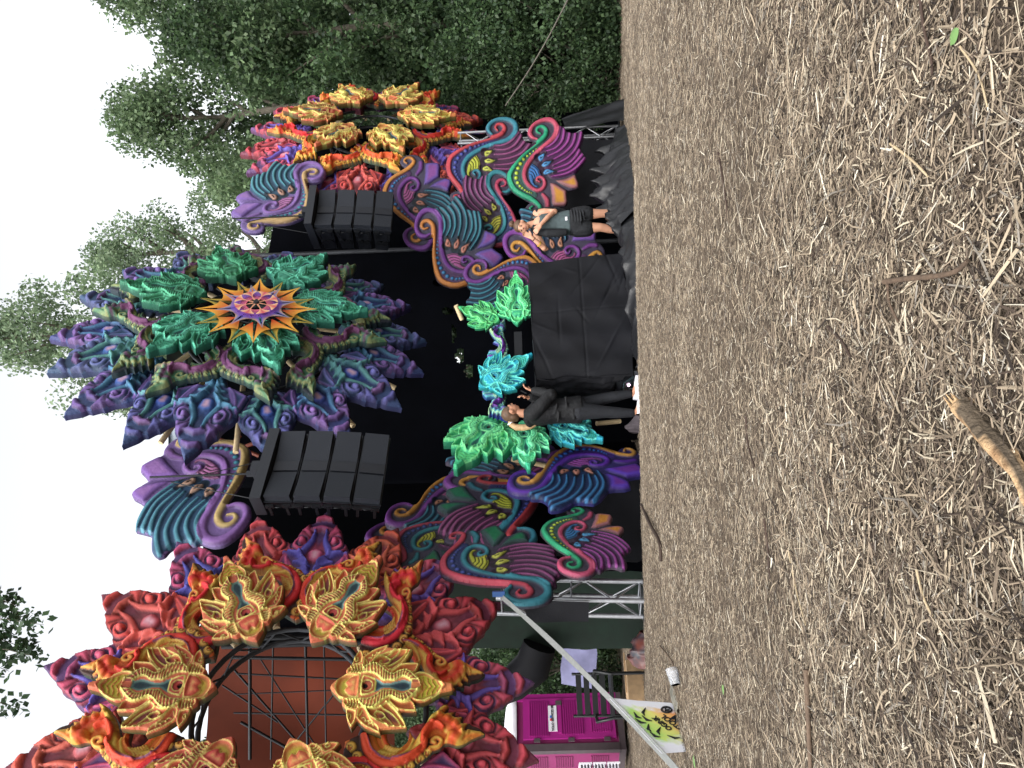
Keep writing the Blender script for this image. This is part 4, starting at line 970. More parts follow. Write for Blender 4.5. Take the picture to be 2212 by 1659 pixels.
def toilet():
    pos = at(1346,1556,15.3); W,Hh,Dp = 1.12,2.06,1.12
    root = empty('portable_toilet',mat=frame(pos,50)); tag(root,'magenta portable toilet with white rounded roof behind the near flower','toilet')
    MB().box((0,.06,-Dp/2),(W+.04,.12,Dp+.04)).build('base',M_GREYP,root)
    MB().box((0,Hh/2+.06,-Dp/2),(W-.05,Hh-.02,Dp-.05)).build('cabin',M_MAG2,root)
    for sx in (-1,1):
        for sz in (0,-1): MB().box((sx*(W/2-.05),Hh/2+.07,-.05+sz*(Dp-.10)),(.14,Hh-.05,.14)).build('corner_post',M_GREYP if (sx<0 and sz==0) else M_MAG,root)
    # roof: low rounded cap
    mb = MB(); n=10; vs=[];fs=[]
    for j,(k,y) in enumerate(((1.04,0),(1.06,.06),(1.0,.14),(.8,.22),(.4,.26))):
        for a in range(n*4):
            t = 2*math.pi*a/(n*4); c,s_ = math.cos(t),math.sin(t); q = (abs(c)**6+abs(s_)**6)**(-1/6.)
            vs.append((c*q*W/2*k,Hh+.06+y,-Dp/2+s_*q*Dp/2*k))
    m_ = n*4
    for j in range(4):
        for a in range(m_): fs.append((j*m_+a,j*m_+(a+1)%m_,(j+1)*m_+(a+1)%m_,(j+1)*m_+a))
    fs.append(tuple(range(4*m_,5*m_))); mb.add(vs,fs,True); mb.build('roof',M_WHITEP,root)
    dw = .82; door = MB().box((.06,1.08,.02),(dw,1.82,.05)).build('door',M_MAG,root)
    def louv(x0,x1,y0,n_,st,z,par,mm):
        for k in range(n_): MB().box(((x0+x1)/2,y0+k*st,z),(x1-x0,st*.45,.02)).build('louvre',mm,par)
    louv(-.30,.40,1.50,9,.045,.052,door,M_MAG); louv(-.30,.40,.98,9,.045,.052,door,M_MAG) if False else louv(-.28,.40,.82,10,.045,.052,door,M_MAG); louv(-.24,.36,.28,9,.045,.052,door,M_MAG)
    MB().box((.05,.55,.047),(.55,.0,.0)) 
    sg = MB().box((.05,1.40,.052),(.52,.17,.016)).build('sign',M_WHITEP,door)
    text_mesh('lettering','ROLO SERVICES SB',.062,M_INK,sg,Matrix.Translation((.05,1.40,.064)),bold=.0012)
    MB().box((.02,1.43,.0615),(.05,.05,.001)).build('red_mark',M_REDI,sg); MB().box((.08,1.43,.0615),(.05,.05,.001)).build('blue_mark',M_BLUEI,sg)
    MB().box((.05,1.26,.05),(.6,.07,.03)).build('handle_rib',M_MAG,door); MB().box((.36,1.27,.068),(.09,.12,.012)).build('latch_recess',M_GREYP,door)
    for y in (.35,1.05,1.72): MB().box((-.385,y,.052),(.07,.12,.03)).build('hinge',M_GREYP,door)
    MB().box((.05,.42,.047),(.5,.36,.012)).build('door_panel',M_MAG,door)
    # left side: louvres and a small vent sign
    for y0 in (.35,1.05,1.55):
        for k in range(8): MB().box((-W/2+.02,y0+k*.045,-Dp*.5),(.03,.02,.5)).build('side_louvre',M_MAG2,root)
    MB().box((-W/2+.018,1.98,-Dp*.5),(.02,.14,.3)).build('vent_sign',M_WHITEP,root)
    return root
toilet()

# ---------------------------------------------------------------- tensioned strap with a T-shirt over it
M_STRAP = mat('strap_webbing',(112,114,112),rough=.8,var=.1,scale=30,bump=.3,bscale=300)
sA,sB = at(1082,1288,7.5),at(1500,1706,4.6)
def strap():
    d = (sB-sA).normalized(); w = d.cross(Vector((0,-1,.25))).normalized()*.026; t = d.cross(w).normalized()*.0015
    V=[];F=[];n=40
    for k in range(n+1):
        p = sA.lerp(sB,k/n)-ZUP*.05*4*(k/n)*(1-k/n); a = .12*math.sin(k*.35); ww = w*math.cos(a)+t.normalized()*.026*math.sin(a)
        V += [p-ww+t,p+ww+t,p+ww-t,p-ww-t]
    for k in range(n):
        for j in range(4): F.append((4*k+j,4*k+(j+1)%4,4*k+4+(j+1)%4,4*k+4+j))
    o = MB().add(V,F).build('ratchet_strap',M_STRAP); tag(o,'pale grey strap stretched from the truss tower down to the ground','strap')
    return o
strap()
rat = MB().box((0,0,0),(.05,.04,.12),Matrix.Translation(sA+Vector((.03,-.02,.02)))).build('ratchet_buckle',mat('blue_buckle',(20,60,110),rough=.5)); tag(rat,'small blue buckle where the strap meets the truss tower','buckle')
def sp_pt(f): return sA.lerp(sB,f)-ZUP*.05*4*f*(1-f)
def tshirt():
    """white shirt folded over the strap: front sheet hangs to the ground side, back sheet shorter"""
    m, nt, b = nodemat('printed_cotton'); n,l = nt.nodes,nt.links
    uv = n.new('ShaderNodeAttribute'); uv.attribute_name = 'shirt'; sep = n.new('ShaderNodeSeparateColor'); l.new(uv.outputs['Color'],sep.inputs[0])
    nz = n.new('ShaderNodeTexNoise'); nz.inputs['Scale'].default_value = 9; nz.inputs['Detail'].default_value = 5; l.new(uv.outputs['Color'],nz.inputs['Vector'])
    def math_(op,a,b_): 
        q = n.new('ShaderNodeMath'); q.operation = op
        for i_,v in enumerate((a,b_)):
            if isinstance(v,(int,float)): q.inputs[i_].default_value = v
            else: l.new(v,q.inputs[i_])
        return q.outputs[0]
    nn = math_('MULTIPLY',math_('SUBTRACT',nz.outputs['Fac'],.5),.35)
    v = math_('ADD',sep.outputs['Green'],nn); u = math_('ADD',sep.outputs['Red'],nn)
    rp = n.new('ShaderNodeValToRGB'); e = rp.color_ramp.elements
    for _ in range(4): e.new(.5)
    for k,(p,c) in enumerate(((0,(236,236,240)),(.12,(176,222,110)),(.34,(222,224,120)),(.52,(232,186,110)),(.70,(226,150,90)),(.86,(238,238,242)))): e[k].position = p; e[k].color = (*lin(c),1)
    l.new(v,rp.inputs['Fac'])
    win = n.new('ShaderNodeValToRGB'); w_ = win.color_ramp.elements
    for _ in range(2): w_.new(.5)
    for k,(p,c) in enumerate(((.12,0),(.26,1),(.74,1),(.88,0))): w_[k].position = p; w_[k].color = (c,c,c,1)
    l.new(u,win.inputs['Fac'])
    mx = n.new('ShaderNodeMixRGB'); l.new(win.outputs[0],mx.inputs[0]); mx.inputs[1].default_value = (*lin((234,234,240)),1); l.new(rp.outputs[0],mx.inputs[2])
    l.new(mx.outputs[0],b.inputs['Base Color']); b.inputs['Roughness'].default_value = .85
    f0,f1 = .645,.875; root = empty('t_shirt',sp_pt((f0+f1)/2)); tag(root,'white T-shirt with green and orange print folded over the strap','shirt'); inv = Matrix.Translation(-root.location)
    d = (sB-sA).normalized(); out = Vector((.25,-.95,.1)).normalized()
    def surf(drop,side,u,v):
        p = sp_pt(f1+(f0-f1)*u); x = Vector((.85,.35,0))*0
        taper = (1-.30*v); mid = sp_pt((f0+f1)/2); p = mid+(p-mid)*1.0
        q = p+out*(side*(.018+.05*v+.018*math.sin(u*9+v*2)*v))-ZUP*drop*v*(.72+.35*(1-u))
        # hem swings level and draws together
        c = mid-ZUP*drop*1.0; q = q.lerp(Vector((c.x+(q.x-c.x)*.78,c.y+(q.y-c.y)*.7,q.z)),v*.8)
        return q
    for name,drop,side,nv in (('front_panel',.60,1,40),('back_panel',.40,-1,30)):
        V=[];C=[];nu=36
        for j in range(nv):
            for i_ in range(nu): 
                u_,v_ = i_/(nu-1),j/(nv-1); V.append(surf(drop,side,u_,v_)); C.append((u_,v_,0) if side>0 else (0,1,0))
        ii = np.arange(nu*nv).reshape(nv,nu); F = np.column_stack([ii[:-1,:-1].ravel(),ii[:-1,1:].ravel(),ii[1:,1:].ravel(),ii[1:,:-1].ravel()])
        o = link(name,np_mesh(name,np.array([tuple(q) for q in V]),F,m,True,np.array(C),'shirt')); o.parent = root; o.matrix_parent_inverse = inv
    # printed lettering and marks lie on the front panel
    def on(u,v,rot=0.0):
        p = surf(.60,1,u,v); du = (surf(.60,1,u+.02,v)-surf(.60,1,u-.02,v)).normalized(); dv = (surf(.60,1,u,v-.02)-surf(.60,1,u,v+.02)); dv = (dv-du*dv.dot(du)).normalized(); nn_ = du.cross(dv)
        if nn_.y > 0: nn_ = -nn_
        p = p+nn_*.006
        M = Matrix(((du.x,dv.x,nn_.x,p.x),(du.y,dv.y,nn_.y,p.y),(du.z,dv.z,nn_.z,p.z),(0,0,0,1)))@Matrix.Rotation(rot,4,'Z')
        return inv@M
    for body,u,v,s_ in (('OGINK',.50,.36,.055),('VITOOL',.50,.50,.06),('NC M',.48,.62,.085)):
        o = text_mesh('lettering',body,s_,M_INK,None,None,.0008,.002); o.parent = root; o.matrix_local = on(u,v)
    for u,v,r_ in ((.20,.74,.035),(.80,.70,.035)):
        q = on(u,v); o = MB().tube([(r_*math.cos(k*.3142),r_*math.sin(k*.3142),0) for k in range(21)],.007,5,False).tube([(-r_*.5,-r_*.4,0),(0,r_*.3,0),(r_*.5,-.2*r_,0)],.008,5).build('round_mark',M_INK,root); o.matrix_local = q
    for k,(u,v,a) in enumerate(((.30,.12,.4),(.42,.14,-.3),(.55,.12,.5),(.66,.16,.1),(.36,.22,-.6),(.60,.24,.3),(.25,.30,.8),(.74,.33,-.7),(.5,.75,.0),(.5,.70,.05))):
        q = on(u,v,a); o = MB().tube([(-.045,0,0),(-.01,.015,0),(.045,-.005,0)],[.003,.012,.003],5,flat=.3).build('printed_stroke',M_INK,root); o.matrix_local = q
    return root
tshirt()

# ---------------------------------------------------------------- odds and ends near the toilet
def slat_chair():
    pos = at(1362,1500,9.6); k = 9.6/1662; pos.z = float(gz(pos.x,pos.y))
    root = empty('garden_chair',mat=Matrix.Translation(pos)@Matrix.Rotation(D2R(200),4,'Z')); tag(root,'black slatted garden chair standing in front of the magenta toilet','chair')
    M_ = mat('black_chair_plastic',(18,20,22),rough=.45)
    w=.5
    for i_ in range(4): MB().box((0,-.22-.025*i_,.52+.10*i_),(w,.025,.07)).build('back_slat',M_,root)
    for i_ in range(5): MB().box((0,-.16+.09*i_,.43),(w,.075,.022)).build('seat_slat',M_,root)
    for sx in (-1,1):
        MB().tube([(sx*w/2,-.27,0),(sx*w/2,-.20,.43),(sx*w/2,-.31,.90)],.018,8).build('rear_leg',M_,root)
        MB().tube([(sx*w/2,.24,0),(sx*w/2,.22,.43)],.018,8).build('front_leg',M_,root)
        MB().tube([(sx*w/2,-.24,.62),(sx*(w/2+.04),.22,.64),(sx*w/2,.23,.43)],.02,8).build('armrest',M_,root)
slat_chair()
M_WOOD = mat('raw_plank',(178,148,112),rough=.7,var=.2,scale=12)
pk = at(1360,1470,10.2); pk.z = float(gz(pk.x,pk.y)); o = MB().box((0,0,.12),(.5,.35,.22),Matrix.Translation(pk)@Matrix.Rotation(.4,4,'Z')).box((.1,0,.235),(.5,.02,.02),Matrix.Translation(pk)@Matrix.Rotation(.4,4,'Z')).build('plywood_box',M_WOOD); tag(o,'pale plywood box on the ground under the slatted chair','box')
pc = cloth_sheet('pale_cloth',at(1290,1490,11.0),at(1290,1400,11.0),at(1215,1400,11.2),at(1210,1480,11.2),24,20,.04,6,mat('lilac_cloth',(104,104,134),rough=.8),41); tag(pc,'pale lilac cloth hanging behind the black slatted chair','cloth')
bgp = at(1370,1400,8.6); bgp.z = float(gz(bgp.x,bgp.y))
rb = crumple('rubbish_bag','clear rubbish bag of bright litter beside the dark green sheet',[bgp+Vector((-.2,0,0)),bgp+Vector((.18,.05,0))],[.14,.2,.14],[.14,.26,.14],44,'bag',24,18); rb.data.materials[0] = mat('litter_bag',(52,60,70),rough=.35,var=.3,scale=9,c2=(110,56,44))
rk0 = at(1344,1690,14.2); rack = empty('plastic_crate_stack',mat=frame(rk0,40)); tag(rack,'white and grey stacked plastic crates at the left edge of the picture','crates')
for j in range(3):
    for i_ in range(4): MB().box((0,.06+j*.26+i_*.06,0),(.6,.02,.4)).build('crate_rail',M_WHITEP,rack)
    for sx in (-1,1): MB().box((sx*.29,.14+j*.26,0),(.03,.24,.42)).build('crate_end',M_WHITEP,rack)
# clear cup on the ground
M_CLEAR,_nt,_b = nodemat('clear_plastic'); _b.inputs['Base Color'].default_value = (.93,.95,.98,1); _b.inputs['Roughness'].default_value = .08; _b.inputs['Transmission Weight'].default_value = .85; _b.inputs['IOR'].default_value = 1.2
cp = ground_at(1470,1462); ax = Vector((.75,.55,.12)).normalized()
def cup():
    n=24; a = ax.cross(ZUP).normalized(); b = ax.cross(a); prof=[(0,.030),(.0,.033),(.10,.040),(.102,.043),(.104,.041),(.10,.038),(.006,.031)]
    V=[];F=[]
    c0 = cp+Vector((0,0,.045))-ax*.05
    for h,r_ in prof:
        for k in range(n): V.append(c0+ax*h+(a*math.cos(2*math.pi*k/n)+b*math.sin(2*math.pi*k/n))*r_)
    for j in range(len(prof)-1):
        for k in range(n): F.append((j*n+k,j*n+(k+1)%n,(j+1)*n+(k+1)%n,(j+1)*n+k))
    F.append(tuple(range(n)))
    o = MB().add(V,F,True).build('plastic_cup',M_CLEAR); tag(o,'clear plastic cup lying on its side next to the T-shirt','cup')
cup()
fb = crumple('flattened_bag','flattened grey plastic bag on the straw between cup and T-shirt',[ground_at(1455,1490),ground_at(1468,1530)],[.05,.07,.04],[.012,.02,.01],51,'bag',20,12); fb.data.materials[0] = mat('grey_film',(120,118,108),rough=.35,var=.2)
# guy rope up to the far flower
ga,gb = at(1092,228,14.4),at(1236,-20,11.0); o = MB().tube([ga.lerp(gb,k/12)-ZUP*.06*math.sin(math.pi*k/12) for k in range(13)],.012,6).build('guy_rope',mat('rope',(90,86,78),rough=.8)); tag(o,'thin grey guy rope slanting from the far flower past the trees','rope')

petal('Sviolet',(1100,800),(1062,700),10.1,25,True,(.39,.236),(.24,1.22)) if False else None
# ---------------------------------------------------------------- people
def ball(mb,c,r,n=12,m=8):
    c = Vector(c); rr = r if hasattr(r,'__len__') else (r,r,r); vs=[];fs=[]
    for j in range(m+1):
        t = math.pi*j/m
        for k in range(n): vs.append(c+Vector((rr[0]*math.sin(t)*math.cos(2*math.pi*k/n),rr[1]*math.sin(t)*math.sin(2*math.pi*k/n),rr[2]*math.cos(t))))
    for j in range(m):
        for k in range(n): fs.append((j*n+k,(j+1)*n+k,(j+1)*n+(k+1)%n,j*n+(k+1)%n))
    mb.add(vs,fs,True); return mb
M_SKIN = mat('skin',(176,126,100),rough=.55,var=.08,scale=10); M_SKIN2 = mat('skin_pale',(186,138,112),rough=.55,var=.08,scale=10)
M_JACKET = mat('black_jacket',(13,14,17),rough=.8,var=.3,scale=14,bump=.8,bscale=14); M_JEANS = mat('dark_jeans',(26,28,33),rough=.85,var=.25,scale=30,bump=.3,bscale=60)
M_SHOE = mat('white_shoe',(214,212,220),rough=.6,var=.06); M_HAIR = mat('brown_hair',(88,66,50),rough=.6,var=.3,scale=40); M_HAIR2 = mat('blond_ends',(176,146,108),rough=.6,var=.25,scale=40)
M_TOP = mat('grey_green_top',(66,78,80),rough=.85,var=.2,scale=20); M_SHORT = mat('black_shorts',(22,24,28),rough=.8,var=.25,scale=25,bump=.4,bscale=30)
def blob(name, build, matl, parent, voxel=.012, smooth=6):
    """several overlapping solids fused into one continuous skin"""
    mb = MB(); build(mb); o = mb.build(name,matl)
    m_ = o.modifiers.new('r','REMESH'); m_.mode = 'VOXEL'; m_.voxel_size = voxel
    s_ = o.modifiers.new('s','SMOOTH'); s_.iterations = smooth; s_.factor = .5
    dg = bpy.context.evaluated_depsgraph_get(); m2 = bpy.data.meshes.new_from_object(o.evaluated_get(dg)); old = o.data; bpy.data.objects.remove(o); bpy.data.meshes.remove(old)
    m2.name = name; m2.materials.clear(); m2.materials.append(matl); m2.polygons.foreach_set('use_smooth',np.ones(len(m2.polygons),bool)); return link(name,m2,parent)
def loft(mb, rings, n=18):
    """rings (x,y,z,rx,ry): stacked ellipses"""
    vs=[];fs=[]
    for x,y,z,rx,ry in rings:
        for k in range(n): vs.append((x+rx*math.cos(2*math.pi*k/n),y+ry*math.sin(2*math.pi*k/n),z))
    for j in range(len(rings)-1):
        for k in range(n): fs.append((j*n+k,j*n+(k+1)%n,(j+1)*n+(k+1)%n,(j+1)*n+k))
    fs += [tuple(range(n-1,-1,-1)),tuple(range((len(rings)-1)*n,len(rings)*n))]; mb.add(vs,fs,True); return mb
def limb(mb, pts):
    """pts (x,y,z,r): tapered limb with round joints"""
    mb.tube([p[:3] for p in pts],[p[3] for p in pts],12)
    for p in pts: ball(mb,p[:3],p[3]*.995,10,8)
def hand(mb, wrist, d, side, size=1.0, curl=.6, thumb=1):
    d = Vector(d).normalized(); sd = Vector(side); sd = (sd-d*sd.dot(d)).normalized(); nn = d.cross(sd); w = Vector(wrist)
    P = lambda a,b,c: w+(d*a+sd*b+nn*c)*size
    for k in range(3): mb.tube([P(0,-.018+.018*k,0),P(.085,-.026+.026*k,0)],.015*size,8)
    for off,ln in ((-.030,.062),(-.010,.074),(.010,.070),(.030,.052)):
        mb.tube([P(.075,off,0),P(.085+ln*.45,off*1.15,.014*curl),P(.085+ln*.75,off*1.2,.05*curl)],[.0095*size,.009*size,.0075*size],8)
    mb.tube([P(.015,.028*thumb,0),P(.05,.055*thumb,.012),P(.08,.06*thumb,.03)],[.012*size,.0105*size,.009*size],8)
def head(mb, c, fx, fy, tilt=0.0):
    """c centre; (fx,fy) facing direction in plan"""
    f = Vector((fx,fy,0)).normalized(); s_ = Vector((-f.y,f.x,0)); c = Vector(c)
    ball(mb,c+ZUP*.022-f*.012,(.082,.082,.095),16,12); 
    mb.tube([c+f*.018+ZUP*.0,c+f*.032-ZUP*.05,c+f*.04-ZUP*.098],[.072,.060,.030],14)
    mb.tube([c+f*.085+ZUP*.025,c+f*.104-ZUP*.018],[.008,.014],8)       # nose
    mb.tube([c+f*.082-s_*.03+ZUP*.032,c+f*.082+s_*.03+ZUP*.032],.010,8)  # brow
    for q in (-1,1): ball(mb,c+s_*q*.080-f*.008-ZUP*.005,(.018,.018,.03),8,6)
def face(root, c, fx, fy, skinm, hairm):
    f = Vector((fx,fy,0)).normalized(); s_ = Vector((-f.y,f.x,0)); c = Vector(c)
    for q in (-1,1):
        ball(MB(),c+f*.080+s_*q*.032+ZUP*.010,(.011,.011,.006)).build('eye',M_INK,root)
        MB().tube([c+f*.088+s_*q*.018+ZUP*.034,c+f*.078+s_*q*.052+ZUP*.034],.0045,5).build('eyebrow',hairm,root)
    MB().tube([c+f*.082-s_*.022-ZUP*.050,c+f*.088-ZUP*.048,c+f*.082+s_*.022-ZUP*.050],.006,6).build('mouth',M_LIP,root)
M_LIP = mat('lips',(150,86,80),rough=.5)
def person_jacket():
    pos = at(1389,880,9.2); root = empty('person',pos); tag(root,'person in black jacket and dark jeans holding a phone beside the covered table','person')
    HC = (.0,.0,1.575)
    def body(mb):
        head(mb,HC,1,.25); mb.tube([(-.03,0,1.36),(-.012,0,1.50)],[.056,.05],12)
        loft(mb,[(0,0,.78,.13,.14),(0,0,.90,.14,.15),(-.01,0,1.05,.115,.13),(-.02,0,1.22,.125,.16),(-.03,0,1.33,.11,.17),(-.03,0,1.39,.06,.08)])
        limb(mb,[(.0,.16,1.33,.05),(.14,.17,1.13,.04),(.165,.05,1.36,.028)]); limb(mb,[(-.02,-.16,1.33,.05),(.18,-.16,1.12,.04),(.25,-.04,1.31,.028)])
        hand(mb,(.165,.05,1.37),(.25,-.3,.7),(0,1,.2),.95,.8,-1); hand(mb,(.25,-.04,1.32),(.35,.15,.75),(0,-1,.2),.95,.8,-1)
        limb(mb,[(.02,.085,.82,.095),(.115,.085,.45,.058),(.165,.08,.10,.036),(.30,.075,.045,.03)]); limb(mb,[(-.02,-.085,.82,.095),(-.035,-.085,.45,.058),(-.06,-.08,.10,.036),(.06,-.10,.045,.03)])
    blob('body',body,M_SKIN,root,.008,5); face(root,HC,1,.25,M_SKIN,M_HAIR)
    def jacket(mb):
        loft(mb,[(.005,0,.735,.165,.185),(.0,0,.78,.17,.19),(-.005,0,.95,.155,.175),(-.01,0,1.08,.15,.175),(-.02,0,1.22,.158,.195),(-.03,0,1.33,.135,.19),(-.04,0,1.385,.085,.12),(-.05,0,1.43,.075,.085)])
        limb(mb,[(-.005,.17,1.325,.085),(.08,.19,1.22,.078),(.155,.185,1.115,.072),(.165,.12,1.23,.060),(.165,.07,1.335,.050)]); limb(mb,[(-.025,-.17,1.325,.088),(.085,-.19,1.21,.080),(.195,-.175,1.10,.075),(.225,-.10,1.20,.062),(.245,-.055,1.285,.052)])
        for k,(x,z,a_) in enumerate(((.05,1.16,.3),(-.08,1.02,-.2),(.10,.92,.1),(-.05,.84,.2),(.02,1.05,-.4))): mb.tube([(x-.06,-.17,z-.03*a_),(x+.07,-.175,z+.05*a_)],.016,8)
        mb.tube([(-.08,-.09,1.40),(-.155,-.04,1.36),(-.165,.04,1.36),(-.08,.09,1.40)],.045,10)
    blob('jacket',jacket,M_JACKET,root,.011,4)
    def jeans(mb):
        loft(mb,[(0,0,.70,.13,.16),(0,0,.80,.14,.165),(0,0,.90,.13,.155)])
        limb(mb,[(.03,.085,.78,.115),(.075,.085,.62,.092),(.12,.082,.45,.072),(.14,.08,.32,.068),(.165,.08,.145,.050)]); limb(mb,[(-.02,-.085,.78,.115),(-.025,-.085,.62,.092),(-.035,-.085,.45,.072),(-.05,-.082,.32,.068),(-.06,-.08,.145,.050)])
    blob('jeans',jeans,M_JEANS,root,.010,4)
    for x0,y0,x1,y1 in ((.125,.085,.38,.07),(-.10,-.08,.12,-.115)):
        def shoe(mb):
            d = Vector((x1-x0,y1-y0,0)); limb(mb,[(x0,y0,.05,.045),(x0+d.x*.35,y0+d.y*.35,.05,.047),(x0+d.x*.7,y0+d.y*.7,.042,.042),(x1,y1,.036,.034)]); mb.tube([(x0,y0,.05),(x0+.01,y0,.10)],[.045,.042],10)
            mb.tube([(x0-.03,y0,.012),(x1+.03,y1,.012)],.040,8,flat=.3)
        blob('shoe',shoe,M_SHOE,root,.008,3)
    def hair(mb):
        ball(mb,(-.022,0,1.612),(.094,.092,.088),16,12); ball(mb,(-.055,0,1.565),(.062,.086,.085),14,10); mb.tube([(-.06,0,1.56),(-.07,0,1.49)],[.07,.045],12)
    hr = blob('hair',hair,M_HAIR,root,.009,3)
    def tail(mb): mb.tube([(-.10,0,1.60),(-.15,-.005,1.585),(-.185,-.015,1.52),(-.19,-.025,1.43),(-.18,-.03,1.35),(-.165,-.03,1.28)],[.028,.034,.042,.042,.034,.012],10)
    blob('ponytail',tail,M_HAIR2,hr,.009,2); MB().tube([(-.128,-.003,1.597),(-.140,-.004,1.590)],.04,14).build('hair_tie',M_WHITEP,hr)
    ph = MB().box((0,0,0),(.012,.15,.075),Matrix.Translation(pos+Vector((.235,.02,1.42)))@Matrix.Rotation(.5,4,'Y')).build('phone',M_SPKD); tag(ph,'dark phone held up in both hands by the person in the jacket','phone')
person_jacket()

def person_shorts():
    pos = at(1366,480,10.9); pos.z = float(gz(pos.x,pos.y)); root = empty('person',pos); tag(root,'person in grey top and black shorts with bare legs among the black sheeting','person')
    HC = (.0,-.02,1.578); FX,FY = -.45,-.9
    def body(mb):
        head(mb,HC,FX,FY); mb.tube([(.04,0,1.37),(.015,-.01,1.50)],[.056,.05],12)
        loft(mb,[(.03,0,.80,.17,.12),(.03,0,.92,.165,.125),(.035,0,1.06,.125,.10),(.035,0,1.22,.145,.112),(.035,0,1.34,.16,.10),(.035,0,1.40,.075,.065)])
        limb(mb,[(.185,0,1.365,.056),(.195,-.05,1.24,.046),(.18,-.09,1.11,.042),(.08,-.16,1.22,.036),(-.03,-.20,1.32,.027)]); limb(mb,[(-.115,0,1.37,.056),(-.23,-.07,1.32,.046),(-.335,-.12,1.28,.042),(-.27,-.17,1.36,.036),(-.19,-.19,1.45,.027)])
        hand(mb,(-.03,-.20,1.32),(-.6,-.05,.5),(.5,.2,.6),1.0,.5,1); hand(mb,(-.19,-.19,1.45),(.5,.2,.8),(-.6,0,.5),1.0,.9,-1)
        limb(mb,[(.13,0,.80,.105),(.14,0,.64,.085),(.145,.01,.47,.062),(.15,.04,.32,.058),(.145,.06,.09,.036),(.15,-.06,.04,.03)]); limb(mb,[(-.06,0,.80,.105),(-.06,-.02,.64,.085),(-.06,-.03,.47,.062),(-.085,.01,.32,.06),(-.115,.05,.09,.036),(-.12,-.07,.04,.03)])
    blob('body',body,M_SKIN2,root,.008,5); face(root,HC,FX,FY,M_SKIN2,M_HAIR)
    def top(mb):
        loft(mb,[(.03,0,.90,.185,.145),(.03,0,.98,.172,.138),(.035,0,1.08,.145,.125),(.035,0,1.22,.160,.130),(.035,0,1.30,.152,.118),(.035,0,1.335,.12,.10)])
        for x in (-.045,.115): mb.tube([(x,-.09,1.30),(x+.005,-.02,1.415),(x,.08,1.30)],.018,8)
    blob('top',top,M_TOP,root,.009,3)
    def shorts(mb):
        loft(mb,[(.03,0,.74,.19,.135),(.03,0,.84,.192,.145),(.03,0,.965,.165,.135)]); limb(mb,[(.125,0,.80,.125),(.14,0,.70,.122),(.142,0,.66,.12)]); limb(mb,[(-.06,0,.80,.125),(-.065,-.01,.70,.122),(-.065,-.01,.66,.12)])
        for k in range(5): mb.tube([(.02,-.14,.70+.04*k),(.14,-.135,.71+.04*k),(.22,-.07,.72+.04*k)],.010,6)
    blob('shorts',shorts,M_SHORT,root,.009,3)
    def vest(mb):
        mb.tube([(.13,.04,1.42),(.20,-.02,1.36),(.225,.03,1.22),(.22,.05,1.05),(.20,.05,.95)],[.035,.045,.05,.05,.03],10); mb.tube([(-.05,.04,1.42),(-.10,-.06,1.36),(-.125,-.11,1.22),(-.13,-.11,1.06),(-.12,-.10,.95)],[.035,.05,.062,.062,.05],10)
        loft(mb,[(.04,.085,.98,.16,.05),(.04,.095,1.20,.17,.05),(.04,.075,1.38,.13,.045)]); mb.tube([(-.06,.05,1.42),(.04,.09,1.44),(.14,.05,1.42)],.035,8); mb.tube([(.0,-.10,1.40),(-.06,-.09,1.42)],.03,8)
    blob('waistcoat',vest,M_SHORT,root,.010,3)
    MB().box((.06,-.146,.955),(.05,.012,.03)).build('belt_tag',M_WHITEP,root)
    def hair(mb): ball(mb,(.012,.004,1.622),(.092,.094,.082),16,12); ball(mb,(.025,.035,1.575),(.08,.066,.08),14,10)
    hr = blob('hair',hair,M_HAIR,root,.009,3)
    def bun(mb): ball(mb,(.05,.03,1.725),(.048,.05,.042)); ball(mb,(.075,.03,1.715),(.03,.03,.03))
    blob('bun',bun,M_HAIR,hr,.009,2)
    MB().tube([(-.285,-.155,1.34),(-.278,-.16,1.352)],.044,14).build('bracelet',mat('yellow_band',(206,170,60),rough=.6),root)
    MB().tube([(-.222,-.182,1.415),(-.216,-.184,1.423)],.034,14).build('wrist_band',M_INK,root)
person_shorts()

# ---------------------------------------------------------------- trees
M_LEAF = attr_mat('leaf','paint',rough=.5,bump=0,var=.25,vscale=1.2,trans=.45)
M_BARK = mat('bark',(92,86,76),rough=.9,var=.3,scale=6,bump=.6,bscale=12)
def leaf_cloud(name, centers, radii, n_per, size, cols, seed, drop=.3):
    r = np.random.default_rng(seed); C = np.repeat(centers,n_per,0); Rr = np.repeat(radii,n_per)
    N = len(C); d = r.normal(size=(N,3)); d /= np.linalg.norm(d,axis=1)[:,None]; rad = Rr*np.cbrt(r.uniform(.02,1,N))
    P = C+d*rad[:,None]*np.array([1,1,.8])
    a = r.normal(size=(N,3)); a[:,2] -= drop*1.5; a /= np.linalg.norm(a,axis=1)[:,None]
    b = np.cross(a,r.normal(size=(N,3))); b /= np.linalg.norm(b,axis=1)[:,None]
    s_ = size*r.uniform(.6,1.35,N)[:,None]
    V = np.stack([P-a*s_*.5,P+b*s_*.33,P+a*s_*.55,P-b*s_*.33],1).reshape(-1,3)
    F = np.arange(4*N).reshape(N,4)
    base = lin(cols[0])[None]+(lin(cols[1])-lin(cols[0]))[None]*r.uniform(0,1,N)[:,None]
    cl = np.repeat(r.uniform(.7,1.25,len(centers)),n_per)[:,None]
    col = np.clip(base*cl*r.uniform(.75,1.25,(N,1)),0,1)
    return np_mesh(name,V,F,M_LEAF,False,np.repeat(col,4,0))
